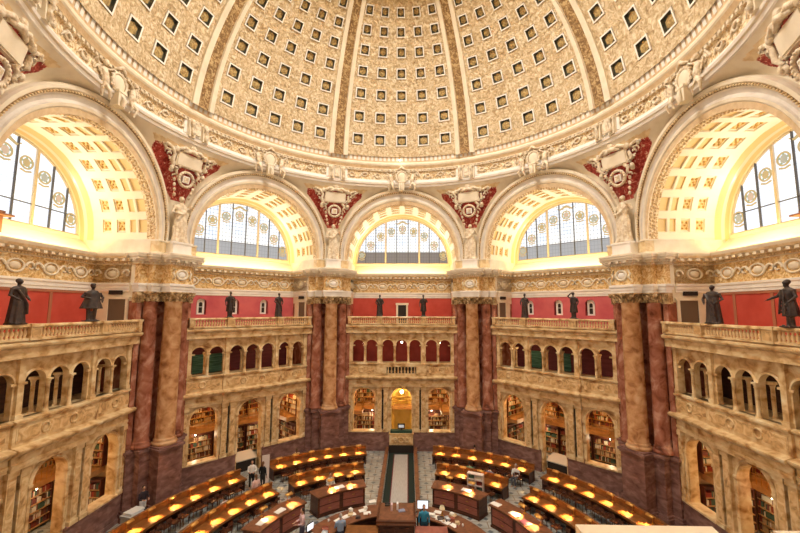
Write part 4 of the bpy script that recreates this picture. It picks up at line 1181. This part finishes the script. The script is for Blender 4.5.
# reading desks
def reading_desk(r0, a0, a1, lab):
    x, y = apt(r0+.45, (a0+a1)/2); root = empty('reading_desk', (x, y, 0)); tag(root, lab, 'desk', 'curved reading desks')
    q = MB(); arc_box(q, r0, r0+.92, a0, a1, .72, .77); arc_box(q, r0-.02, r0+.02, a0, a1, .66, .78); wpart(q, 'desktop', [M['desk']], root)
    q = MB(); arc_box(q, r0+.86, r0+.92, a0, a1, .77, 1.08); arc_box(q, r0+.82, r0+.98, a0-.1, a1+.1, 1.08, 1.13); wpart(q, 'ridge_panel', [M['desk']], root)
    q = MB(); arc_box(q, r0+.80, r0+.88, a0, a1, .04, .72); wpart(q, 'modesty_panel', [M['darkwood']], root)
    n = max(2, round((a1-a0)/(360/(2*pi*r0)*1.5)))
    for k in range(n+1):
        a = a0+.3+(a1-a0-.6)*k/n; (xa, ya) = apt(r0+.48, a)
        q = MB(); q.obox((xa, ya), a, (.06,.72), 0, .72); wpart(q, 'desk_support', [M['darkwood']], root)
    return root
ROWS_ = [(12.85, 11.5, 42.2, 'outer-row curved reading desk on the left, nearest the walkway and the middle wall', [14+5.08*k for k in range(6)]),
         (12.85, -42.6, -10.6, 'outer-row curved reading desk on the right, nearest the walkway and the middle wall', [-(13.3+5.28*k) for k in range(6)]),
         (12.85, 50.5, 88, 'outer-row curved reading desk sweeping below the near left pier', [53.9+5.33*k for k in range(7)]),
         (12.85, -88, -46.2, 'outer-row curved reading desk sweeping below the near right pier', [-(49.4+5.15*k) for k in range(8)]),
         (9.55, 14.0, 42.5, 'middle-row curved reading desk left of the walkway', [17.6+7.15*k for k in range(4)]),
         (9.55, -41.5, -14.2, 'middle-row curved reading desk right of the walkway, behind the cream rack', [-(18+6.7*k) for k in range(4)]),
         (9.55, 48.6, 84, 'middle-row curved reading desk at lower left, two aisles from the pier', [51.8+6.6*k for k in range(5)]),
         (9.55, -84, -49.5, 'middle-row curved reading desk at lower right, two aisles from the pier', [-(52.8+6.6*k) for k in range(5)])]
lamp_spots = []; chair_spots = []
for r0, a0, a1, lab, lam in ROWS_:
    reading_desk(r0, a0, a1, lab); row = lab.split(' curved')[0]; side = 'left' if a0 > 0 else 'right'
    part = '%s of the walkway' % side if abs(a0) < 45 and abs(a1) < 45 else 'below the near %s pier' % side
    row = row.replace('-row', '')
    for i, a in enumerate(lam): lamp_spots.append((r0, a, .77, row, part, i, len(lam))); chair_spots.append((r0, a+rng.uniform(-.5,.5), row, part, i, len(lam)))
    for i in range(len(lam)-1):
        if r0 > 12: chair_spots.append((r0, (lam[i]+lam[i+1])/2+rng.uniform(-.5,.5), row, part, -i-1, len(lam)))
# catalogue cabinets
def cabinet(a0, a1, lab):
    r0 = 6.78; x, y = apt(r0+.5, (a0+a1)/2); root = empty('catalogue_cabinet', (x, y, 0)); tag(root, lab, 'cabinet', 'curved low cabinets around the central desk')
    q = MB(); arc_box(q, r0, r0+.9, a0, a1, .10, 1.08); arc_box(q, r0-.03, r0+.93, a0-.2, a1+.2, 0, .12); wpart(q, 'cabinet_body', [M['darkwood']], root)
    q = MB(); arc_box(q, r0-.09, r0+.97, a0-.6, a1+.6, 1.08, 1.15); wpart(q, 'cabinet_top', [M['walnut']], root)
    n = 2 if a1-a0 < 28 else 3
    for k in range(n):
        for j in range(2):
            b0 = a0+(a1-a0)*k/n+1.0; b1 = a0+(a1-a0)*(k+1)/n-1.0; zz = (.22,.64)[j]
            q = MB(); arc_box(q, r0-.035, r0+.01, b0, b1, zz, zz+.36); o = wpart(q, 'drawer', [M['redwood']], root)
            g = MB(); xa, ya = apt(r0-.06, (b0+b1)/2); g.obox((xa, ya), (b0+b1)/2, (.16,.03), zz+.17, zz+.20); g.build('drawer_handle', [M['brass']], parent=o)
    return root
cabs = [(17.4, 42.0, 'curved low cabinet with red drawer fronts left of the walkway', (23.8,33.1)), (-42.0, -17.4, 'curved low cabinet with red drawer fronts right of the walkway, beside the cream rack', (-24.5,-35.5)),
        (49.0, 76.0, 'curved low cabinet with red drawer fronts at the lower left of the room', (53.8,67.2)), (-76.0, -48.6, 'curved low cabinet with red drawer fronts at the lower right of the room', (-61.5,-70.5))]
CABN = {(True, True): 'low cabinet left of the walkway', (False, True): 'low cabinet right of the walkway', (True, False): 'low cabinet at the lower left', (False, False): 'low cabinet at the lower right'}
for a0, a1, lab, lam in cabs:
    cabinet(a0, a1, lab)
    for i, a in enumerate(lam): lamp_spots.append((6.78, a, 1.15, 'inner-row', CABN[(a0 > 0, abs(a0) < 45 and abs(a1) < 45)], i, len(lam)))
# desk lamp
def desk_lamp():
    root = empty('desk_lamp'); B = [M['brass']]
    q = MB(); q.lathe([(.09,0),(.09,.02),(.05,.04),(.02,.06)], (0,.28), 14); q.build('lamp_base', B, parent=root)
    q = MB(); q.path([(0,.28,.04),(0,.30,.38),(0,.27,.47),(0,.16,.51)], .014, 7); q.build('lamp_arm', B, parent=root)
    q = MB(); rows = []
    for x in (-.22, -.19, .19, .22):
        k = .6 if abs(x) > .2 else 1
        rows.append([(x, .16-.13*cos(pi*j/8)*k, .40+.10*sin(pi*j/8)*k) for j in range(9)])
    q.grid(rows, 0, True); rows2 = [[(p[0], .16+(p[1]-.16)*.9, p[2]-.012) for p in r] for r in rows]; q.grid(rows2, 0, True)
    o = q.build('lamp_shade', [M['shade']], parent=root)
    q = MB(); q.tube((-.14,.10,.43), (.14,.10,.43), .018, n=8); q.build('bulb', [M['bulb']], parent=root)
    l = bpy.data.lights.new('desk_light', 'SPOT'); l.energy = LAMP_E; l.color = (1,.60,.22); l.spot_size = radians(82); l.spot_blend = .8; l.shadow_soft_size = .06
    lo = bpy.data.objects.new('desk_light', l); C.objects.link(lo); lo.parent = root; lo.location = (0, .02, .42); lo.rotation_euler = (radians(-24), 0, 0)
    return root
M['shade'] = plain('brass_shade', (.62,.34,.09), .35, .6); M['bulb'] = emit('warm_tube', (1,.72,.34), 10)
LAMP_E = 340
dl = desk_lamp()
def ordinal(i): return ('first','second','third','fourth','fifth','sixth','seventh','eighth')[i]
for n, (r0, a, z, row, part, i, cnt) in enumerate(lamp_spots):
    c = dl if n == 0 else copy_tree(dl)
    x, y = apt(r0+.52, a); c.location = (x, y, z); c.rotation_euler.z = radians(a)
    if row == 'inner-row': lab = 'lit brass lamp on the %s, %s one' % (part, 'farther' if i == 0 else 'nearer')
    else: lab = 'lit brass lamp, %s from the aisle, %s desk %s' % (ordinal(i), row, part)
    tag(c, lab, 'lamp', 'brass lamps on the reading desks')
# chairs
def chair():
    root = empty('reading_chair'); D = [M['darkwood']]
    q = MB(); q.box(-.22,.22,-.22,.22,.42,.46); q.build('seat', D, parent=root)
    q = MB(); q.path([(-.24,.02,.68),(-.25,-.2,.70),(-.12,-.27,.74),(.12,-.27,.74),(.25,-.2,.70),(.24,.02,.68)], .028, 6)
    for x in (-.2,-.1,0,.1,.2): q.tube((x,-.22,.46), (x*1.05,-.26+abs(x)*.2,.72), .012, n=5)
    q.box(-.16,.16,-.285,-.25,.72,.88); q.build('backrest', D, parent=root)
    l0 = None
    for sx in (-1, 1):
        for sy in (-1, 1):
            if l0 is None: q = MB(); q.tube((0,0,0), (0,0,.42), .02, .024, 6); l0 = q.build('leg', D, parent=root); o = l0
            else: o = l0.copy(); C.objects.link(o)
            o.location = (sx*.19, sy*.19, 0)
    return root
ch = chair()
for n, (r0, a, row, part, i, cnt) in enumerate([q_ for q_ in chair_spots if not (q_[0] < 10 and -34 < q_[1] < -28)]):
    c = ch if n == 0 else copy_tree(ch)
    x, y = apt(r0-.28-rng.uniform(0,.15), a); c.location = (x, y, 0); c.rotation_euler.z = radians(a+rng.uniform(-14,14))
    lab = ('dark chair at the %s lamp, %s desk %s' % (ordinal(i), row, part)) if i >= 0 else ('dark chair between %s and %s lamps, %s desk %s' % (ordinal(-i-1), ordinal(-i), row, part))
    tag(c, lab[:160], 'chair', 'dark chairs at the reading desks')

# central desk
cd = empty('central_desk', (0, 3.3, 0)); tag(cd, 'raised brown wooden central desk at the near end of the walkway', 'desk')
def cpart(nm, mats, *boxes):
    q = MB()
    for bx in boxes: q.box(*bx)
    o = q.build(nm, mats, parent=cd); o.location = (0, -3.3, 0); return o
cpart('desk_body', [M['darkwood']], (-.92,.86,2.35,4.2,0,1.16,0),(-.6,-.1,2.3,2.36,.1,1.0,0),(.1,.6,2.3,2.36,.1,1.0,0))
cpart('desk_top', [M['walnut']], (-1.02,.96,2.25,4.32,1.16,1.24,0))
cpart('desk_ledge', [M['darkwood']], (-1.02,.96,2.28,2.44,1.24,1.34,0),(-1.02,-.9,2.44,4.28,1.24,1.32,0),(.84,.96,2.44,4.28,1.24,1.32,0))
for s, w in ((-1, 'left'), (1, 'right')):
    root = empty('side_counter', (s*1.7, 2.0, 0)); tag(root, 'square brown counter joined to the %s of the raised central desk' % w, 'counter', 'counters flanking the central desk')
    q = MB(); q.box(-.72,.72,-.6,.45,0,.96,0); q.build('counter_body', [M['darkwood']], parent=root)
    q = MB(); q.box(-.8,.8,-.7,.52,.96,1.03,0); q.build('counter_top', [M['redwood'] if s > 0 else M['desk']], parent=root)
    root = empty('ring_counter', (*apt(4.3, s*46), 0)); tag(root, 'curved brown counter strewn with papers, %s of the raised central desk' % w, 'counter', 'curved counters around the central desk')
    a0, a1 = sorted((s*15, s*84))
    q = MB(); arc_box(q, 3.95, 4.75, a0, a1, 0, .92); wpart(q, 'counter_body', [M['darkwood']], root)
    q = MB(); arc_box(q, 3.62, 4.85, a0, a1, .92, .98); wpart(q, 'counter_top', [M['walnut']], root)
# papers, books, small items
paper = plain('white_paper', (.88,.87,.84), .7)
def sheet(x, y, z, a, w=.34, d=.26, lab=None, mt=None, h=.012):
    q = MB(); q.obox((0, 0), 0, (w, d), 0, h); q.obox((w*.06, d*.05), 7, (w*.92, d*.92), h, h*1.6)
    o = q.build('papers', [mt or paper]); o.location = (x, y, z); o.rotation_euler.z = radians(a)
    tag(o, lab or 'loose white papers', 'papers', 'papers on the counters and cabinets'); return o
PL = [(-1.45,5.0,.98,20,'white papers on the left curved counter, next to the walkway end'),(-3.03,3.01,.98,50,'white papers at the outer end of the left curved counter'),(-2.7,3.35,.98,40,'pale papers near the outer end of the left curved counter'),
      (-2.4,3.6,.98,30,'large white sheet halfway along the left curved counter'),(-1.9,4.0,.98,25,'cream papers on the left curved counter near the raised desk'),(-1.62,3.75,.98,10,'small white papers against the left side of the raised desk'),
      (1.78,3.72,.98,-25,'white papers on the right curved counter, near the raised desk'),(1.98,3.5,.98,-30,'second white papers on the right curved counter'),(2.2,3.25,.98,-35,'long pale papers halfway along the right curved counter'),
      (2.5,2.95,.98,-42,'papers towards the outer end of the right curved counter'),(2.85,2.7,.98,-48,'papers at the outer end of the right curved counter'),(2.15,3.95,.98,-27,'papers at the back edge of the right curved counter')]
for x, y, z, a, lab in PL: sheet(x, y, z, a, .38, .28, lab)
for x, y, a, lab in ((-3.55,6.28,30,'white sheets between the two lamps on the cabinet left of the walkway'),(4.0,6.1,-33,'open white papers between the lamps on the cabinet right of the walkway'),
                     (5.37,4.5,-50,'white sheet at the near-walkway end of the lower right cabinet'),(6.1,3.5,-60,'white papers in the middle of the lower right cabinet'),(6.45,2.7,-68,'pink papers on the lower right cabinet under a lamp'),
                     (-6.2,3.5,60,'white sheets between the lamps on the lower left cabinet'),(-6.75,2.4,72,'white papers at the near end of the lower left cabinet')):
    sheet(x, y, 1.15, a, .55, .36, lab, plain('pink_paper', (.75,.25,.28), .7) if 'pink' in lab else None, .02)
for i, (x, y, c, lab) in enumerate(((-.30,3.6,(.75,.6,.65),'pale pink binder standing on the raised central desk'),(0,3.7,(.85,.85,.88),'white binder standing at the middle of the raised central desk'),(.22,3.5,(.30,.34,.50),'blue-grey folder lying on the raised central desk'),(-.55,4.05,(.05,.05,.05),'black telephone at the back of the raised central desk'))):
    q = MB()
    if i == 2: q.obox((0,0), 15, (.34,.25), 0, .03); q.obox((.02,.01), 25, (.30,.2), .03, .05)
    elif i == 3: q.box(-.13,.13,-.1,.1,0,.06); q.path([(-.13,0,.10),(0,0,.13),(.13,0,.10)], [.035,.02,.035], 7)
    else: q.box(-.05,.05,-.13,.13,0,.3); q.box(-.044,.044,-.12,.135,.02,.28)
    o = q.build(('binder','binder','folder','telephone')[i], [plain('item', c, .6)]); o.location = (x, y, 1.24); tag(o, lab, ('binder','binder','folder','telephone')[i])
def screen_thing(x, y, z, a, lab, s=.42):
    root = empty('computer_monitor', (x, y, z), a); tag(root, lab, 'monitor', 'computer monitors')
    q = MB(); q.box(-s/2-.02, s/2+.02, -.02, .03, .12, .12+s*.78); q.box(-.03,.03,0,.05,0,.2); q.lathe([(.13,0),(.13,.02),(.02,.03)], n=14); q.build('monitor_housing', [M['dark']], parent=root)
    q = MB(); q.box(-s/2, s/2, -.03, -.015, .14, .10+s*.78); q.build('monitor_screen', [emit('bright_screen', (.85,.92,1), 1.1)], parent=root)
screen_thing(1.35, 4.05, .98, 0, 'bright white computer monitor right of the raised central desk', .55)
screen_thing(-4.2, 1.9, .98, 60, 'computer monitor at the outer end of the left curved counter', .4)
clut = random.Random(11)
KIND = [('book_pile','book pile','books'),('tray','tray','tray'),('cup','cup','cup')]
for n_ in range(22):
    sd = -1 if n_ % 2 else 1; aa = 18+clut.random()*52; rr_ = 3.75+clut.random()*.95
    x, y = apt(rr_, -sd*aa); kk = n_ % 3; q = MB(); w_ = 'right' if sd > 0 else 'left'
    where = 'near the raised desk' if aa < 36 else 'halfway along' if aa < 54 else 'towards the outer end'
    col = clut.choice([((.85,.84,.80),'white'),((.70,.55,.35),'tan'),((.10,.08,.08),'black'),((.35,.12,.08),'red-brown'),((.62,.66,.72),'pale grey')])
    if kk == 0:
        for t in range(3): q.obox((0,0), 12*t-9, (.24-.02*t,.18), t*.04, t*.04+.036)
    elif kk == 1: q.box(-.16,.16,-.12,.12,0,.02); q.box(-.16,-.14,-.12,.12,.02,.09); q.box(.14,.16,-.12,.12,.02,.09); q.box(-.14,.14,.10,.12,.02,.09); q.box(-.12,.12,-.1,.09,.02,.05)
    else: q.lathe([(.035,0),(.045,.11),(.04,.11),(.03,.01)], n=12); q.torus((.055,0,.06), .028, .008, n=10, k=5)
    o = q.build(KIND[kk][0], [plain('item_'+col[1], col[0], .6)]); o.location = (x, y, .98); o.rotation_euler.z = clut.random()*3
    tag(o, 'small %s %s on the %s curved counter, %s' % (col[1], KIND[kk][1], w_, where), KIND[kk][2], 'small items on the curved counters')
# brass figure lamp on right curved counter
root = empty('brass_table_lamp', (2.35, 3.55, .98)); tag(root, 'brass table lamp with pale shade on the right curved counter', 'lamp')
q = MB(); q.lathe([(.10,0),(.10,.03),(.03,.06),(.045,.16),(.02,.28),(.02,.42)], n=14); q.build('lamp_base', [M['brass']], parent=root)
q = MB(); q.lathe([(.15,.36),(.10,.52),(.09,.52),(.14,.36)], n=16); q.build('lamp_shade', [plain('pale_shade', (.85,.75,.5), .6)], parent=root)
# cream pigeonhole rack
root = empty('pigeonhole_rack', (4.72, 7.32, 0), -24); tag(root, 'cream pigeonhole rack with dark openings standing behind the right cabinet', 'rack')
q = MB(); q.box(-.5,.5,.3,.34,0,1.55)
for x in (-.5,-.02,.46): q.box(x,x+.04,-.02,.3,.1,1.55)
for z in (.1,.5,.86,1.2,1.51): q.box(-.5,.5,-.02,.3,z,z+.05)
q.box(-.5,.5,-.02,.0,.1,.5); q.build('rack_frame', [plain('cream_board', (.86,.72,.65), .6)], parent=root)
for i, (x, z) in enumerate(((-.24,.56),(.24,.56),(-.24,.93),(.24,.93),(-.24,1.27),(.24,1.27))):
    q = MB(); q.obox((x,.14), 4, (.30,.22), z, z+.12+.03*(i % 3)); q.build('leaflet_stack', [BK[(i*2+1) % 6]], parent=root)
# white notice board by the left side
root = empty('notice_board', (-9.05, 9.1, 0), 30); tag(root, 'tall white free-standing board behind the people at the far left desks', 'board')
q = MB(); q.box(-.24,.24,-.03,.03,.1,1.9); q.build('board_panel', [plain('pinkish_board', (.80,.70,.66), .6)], parent=root)
for s in (-1, 1): q = MB(); q.box(s*.2-.03, s*.2+.03, -.22, .22, 0, .1); q.build('board_foot', [M['dark']], parent=root)
# glass-topped tables in the far left / right openings
for b, w in ((45, 'left'), (-45, 'right')):
    x, y = rot2(0, 16.4, b); root = empty('sloped_display_case', (x, y, 0), b); tag(root, 'pale sloped display case standing in the middle opening of the far %s wall' % w, 'display case', 'display cases in the arcade openings')
    q = MB(); q.prism([(-.7,-.5),(.7,-.5),(.7,.5),(-.7,.5)], .0, .75); q.build('case_base', [M['dark']], parent=root)
    q = MB(); i = len(q.v); q.v += [(-.75,-.55,.75),(.75,-.55,.75),(.75,.55,.75),(-.75,.55,.75),(-.75,-.55,.82),(.75,-.55,.82),(.75,.55,1.1),(-.75,.55,1.1)]
    for f in ((0,3,2,1),(4,5,6,7),(0,1,5,4),(1,2,6,5),(2,3,7,6),(3,0,4,7)): q.f.append(tuple(i+k for k in f)); q.m.append(0); q.sm.append(False)
    q.build('case_top', [plain('pale_glass', (.55,.50,.42), .2)], parent=root)
# copier beside the left pier
root = empty('photocopier', (-14.05, 3.6, 0), 75); tag(root, 'grey and white photocopier beside the near left pier base', 'photocopier')
q = MB(); q.box(-.5,.5,-.32,.32,0,.85,0); q.box(-.55,.55,-.36,.36,.85,.95,0); q.build('copier_body', [plain('grey_case', (.42,.44,.45), .5)], parent=root)
q = MB(); q.box(-.42,.35,-.3,.3,.95,1.06,0); q.build('copier_lid', [plain('white_case', (.78,.80,.80), .4)], parent=root)
q = MB(); q.box(.3,.5,-.34,-.1,.95,1.0,0); q.build('control_panel', [M['dark']], parent=root)
globe(at_bay(-.15, 13.55, 24.35, 0), 'tiny bright lamp fixed on the cornice ring above the middle arch', 24.75, 3, (1,.9,.7), .07, 'cornice_lamp', None)
for b in (90, -90):
    x, y = rot2(0, 18.75, b); s_ = 'left' if b > 0 else 'right'
    root = empty('ledge_box', (x, y, 15.3), b); tag(root, 'brown wooden box with an overhanging lid on the ledge of the near %s window' % s_, 'box', 'wooden boxes on the window ledges')
    u0, u1 = (-2.6, -.35) if b > 0 else (.1, 2.6)
    q = MB(); q.box(u0+(.0 if b > 0 else .25), u1-(.25 if b > 0 else .0), -.25, .3, 0, .80); q.build('box_body', [M['boxwood']], parent=root)
    q = MB(); q.prism([(u0-.1,-.45),(u1+.1,-.45),(u1+.1,.42),(u0-.1,.42)], .80, .88); q.prism([(u0+.2,-.3),(u1-.2,-.3),(u1-.2,.3),(u0+.2,.3)], .88, 1.02); q.build('box_lid', [M['boxwood']], parent=root)
# stone parapet blocks before the viewer
q = MB(); q.prism([(1.42,-15.72),(1.42,-16.25),(2.02,-16.25),(2.12,-15.72)], 10.3, 10.7); struct(q.build('trim_30', [M['cream']]))
q = MB(); q.prism([(2.40,-15.75),(2.40,-16.2),(3.3,-16.2),(3.3,-15.75)], 10.3, 10.7); struct(q.build('trim_31', [M['cream']]))

# ------------------------------------------------------------------ people
SKIN = plain('skin', (.55,.32,.22), .5)
def person(loc, rz, pose, shirt, trousers, hair, lab):
    root = empty('person', loc, rz); tag(root, lab, 'person')
    sit = pose == 'sit'; dz = -.42 if sit else 0
    hip = .92+dz
    body = MB()
    def Z(z): return z+dz
    # torso, neck, head
    loft(body, [(Z(.86),.15,.10,0,0),(Z(1.0),.135,.095,0,0),(Z(1.2),.15,.10,0,0),(Z(1.38),.175,.10,0,0),(Z(1.45),.13,.08,0,0),(Z(1.5),.05,.05,0,0)], 16)
    body.tube((0,0,Z(1.46)), (0,-.01,Z(1.58)), .05, .047, 10)
    body.ball((0,-.02,Z(1.66)), (.072,.092,.11), 14); body.path([(0,-.105,Z(1.685)),(0,-.125,Z(1.655))], [.011,.017], 6)
    body.ball((0,-.1,Z(1.615)), (.026,.014,.009), 6)
    for s in (-1, 1): body.ball((s*.073,-.01,Z(1.66)), (.013,.02,.03), 6); body.ball((s*.028,-.098,Z(1.685)), (.013,.01,.008), 6)
    sh = MB(); tr = MB()
    loft(sh, [(Z(.88),.17,.115,0,0),(Z(1.0),.155,.11,0,0),(Z(1.2),.17,.118,0,0),(Z(1.38),.195,.115,0,0),(Z(1.46),.15,.09,0,0),(Z(1.49),.07,.065,0,0)], 20, folds=5, amp=.02)
    for s in (-1, 1):
        S = Vector((s*.19,0,Z(1.41)))
        if sit or pose == 'work': Eb = Vector((s*.25,-.08,Z(1.14))); Wr = Vector((s*.14,-.33,Z(1.12)))
        else: Eb = Vector((s*.26,.03,Z(1.13))); Wr = Vector((s*.26,-.06,Z(.87)))
        body.path([S, Eb, Wr], [.045,.038,.027], 10); sh.path([S, (S+Eb)/2, Eb, Eb+(Wr-Eb)*.75], [.066,.058,.05,.042], 10)
        d = (Wr-Eb).normalized(); side = Vector((s, 0, 0)); P_ = Wr+d*.085
        body.path([Wr, Wr+d*.04, P_], [.026,.038,.034], 8)
        for k, L in enumerate((.062,.072,.068,.052)):
            f0 = P_+side*(.026-.0175*k)*-1; body.path([f0-d*.02, f0+d*L*.55, f0+d*L+Vector((0,0,-.015))], [.0115,.011,.0095], 6)
        body.path([Wr+d*.03-side*.03, Wr+d*.06-side*.055, Wr+d*.095-side*.055], [.013,.012,.010], 6)
        H_ = Vector((s*.09,0,hip))
        if sit: K = Vector((s*.12,-.42,.50)); A_ = Vector((s*.12,-.40,.08))
        else: K = Vector((s*.10,-.02+.02*s,.50)); A_ = Vector((s*.11,.02,.08))
        body.path([H_, K, A_], [.078,.055,.036], 10); tr.path([H_+Vector((0,0,.03)), (H_+K)/2, K, (K+A_)/2, A_+Vector((0,0,.02))], [.10,.088,.07,.064,.055], 12)
        body.path([A_+Vector((0,.04,-.035)), A_+Vector((0,-.06,-.04)), A_+Vector((0,-.16,-.05))], [.036,.038,.028], 8)
    loft(tr, [(hip-.08,.15,.11,0,0),(hip,.175,.12,0,0),(hip+.1,.16,.115,0,0)], 18)
    remesh(body.build('body', [SKIN], parent=root), .012, 1)
    remesh(sh.build('shirt', [plain('cloth', shirt, .8)], parent=root), .02, 2)
    remesh(tr.build('trousers', [plain('cloth_dark', trousers, .8)], parent=root), .02, 2)
    h = MB(); h.ball((0,.012,Z(1.69)), (.084,.088,.105), 12); 
    if hair[3]: h.ball((0,.06,Z(1.56)), (.075,.04,.13), 10)
    h.build('hair', [plain('hair', hair[:3], .6)], parent=root)
def pz(r, a, z=0): x, y = apt(r, a); return (x, y, z)
BKH = (.03,.02,.015,0); BRL = (.16,.08,.04,1); GRY = (.4,.38,.36,0)
person((-9.75, 8.55, 0), 20, 'work', (.85,.84,.82), (.02,.02,.022), BKH, 'person in white shirt and black trousers standing behind the second left desk row')
person((-8.95, 8.35, 0), 160, 'stand', (.02,.02,.022), (.03,.03,.035), BRL, 'person dressed in black standing beside the tall white board')
person(pz(10.75, 53.5), 233, 'stand', (.80,.58,.55), (.25,.2,.2), BRL, 'person in pink top at the walkway end of the lower left desk')
person(pz(10.75, 64.5, .0), 244, 'sit', (.85,.74,.72), (.2,.2,.25), BKH, 'person in pale pink shirt sitting behind the lower left desk row')
person((-14.4, 4.75, 0), 60, 'work', (.04,.03,.04), (.78,.80,.84), BKH, 'person in dark top and white trousers standing beside the photocopier')
person(pz(14.3, 33.0), 213, 'sit', (.78,.52,.30), (.1,.1,.12), BRL, 'person in tan top sitting behind the far left outer desk')
person(pz(8.95, 29.5), 29, 'sit', (.75,.72,.66), (.1,.1,.12), BKH, 'person in pale shirt sitting between the cabinet and middle-row left desk')
person((1.38, 3.05, 0), 0, 'stand', (.05,.33,.55), (.03,.10,.16), BRL, 'person in bright blue shirt standing right of the raised central desk')
person(pz(12.35, -39.5), -39.5, 'sit', (.82,.80,.78), (.12,.12,.15), GRY, 'person in white shirt sitting at the end of the far right outer desk')
person(pz(14.3, -23.5), 156.5, 'sit', (.10,.03,.03), (.05,.05,.06), BKH, 'person in dark red top sitting behind the far right outer desk')
person(pz(10.9, -26), 154, 'sit', (.20,.42,.25), (.06,.06,.08), BKH, 'person in green top sitting behind the middle-row right desk')
person(pz(10.9, -33.4), 146, 'sit', (.16,.22,.42), (.06,.06,.08), BKH, 'person in blue top sitting behind the middle-row right desk, near its outer end')
person((-4.75, 2.55, 0), 300, 'work', (.75,.55,.60), (.1,.1,.16), BKH, 'person in pink top standing outside the left curved counter')
person((-2.75, 2.1, 0), 200, 'work', (.30,.42,.62), (.06,.06,.1), GRY, 'person in light blue shirt standing inside the left curved counter')

# ------------------------------------------------------------------ camera, world, lights
cam = bpy.data.cameras.new('camera'); cam.sensor_width = 36; cam.lens = 382.978/800*36; cam.clip_start = .05; cam.clip_end = 200
co = bpy.data.objects.new('camera', cam); C.objects.link(co)
co.location = (.547, -17.867, 11.817)
co.matrix_world = Matrix.Translation(co.location) @ Matrix.Rotation(radians(1.2), 4, 'Z') @ Matrix.Rotation(radians(90+6.21), 4, 'X') @ Matrix.Rotation(radians(.174), 4, 'Z')
bpy.context.scene.camera = co
w = bpy.data.worlds.new('sky'); bpy.context.scene.world = w; w.use_nodes = True
w.node_tree.nodes['Background'].inputs['Color'].default_value = (.8,.88,1,1); w.node_tree.nodes['Background'].inputs['Strength'].default_value = 1.0
def area(name, loc, direction, size, energy, col, sy=None):
    l = bpy.data.lights.new(name, 'AREA'); l.energy = energy; l.color = col; l.size = size
    if sy: l.shape = 'RECTANGLE'; l.size_y = sy
    o = bpy.data.objects.new(name, l); C.objects.link(o); o.location = loc
    o.rotation_euler = Vector(direction).to_track_quat('-Z', 'Y').to_euler(); return o
def bayp(u, v, z, b): x, y = rot2(u, v, b); return (x, y, z)
# warm fill lamp added in the unseen lantern to light the whole room, and the cove lamps that stand on the ledge under every window
area('lantern_fill', (0, 0, z56+2.5), (0, 0, -1), 6.0, 5000, (1,.93,.83))
for b in BAYS:
    d = bayp(0, .25, 1, b)
    area('cove_lamp', bayp(0, 18.15, 15.14, b), d, 8.4, 190, (1,.72,.22), .2)
    n = bayp(0, -1, -.12, b)
    area('window_daylight', bayp(0, 19.2, 17.9, b), n, 7.0, 230, (1,.97,.92), 2.6)
sc = bpy.context.scene
sc.view_settings.view_transform = 'Standard'; sc.view_settings.look = 'None'; sc.view_settings.gamma = 1; sc.view_settings.exposure = 0
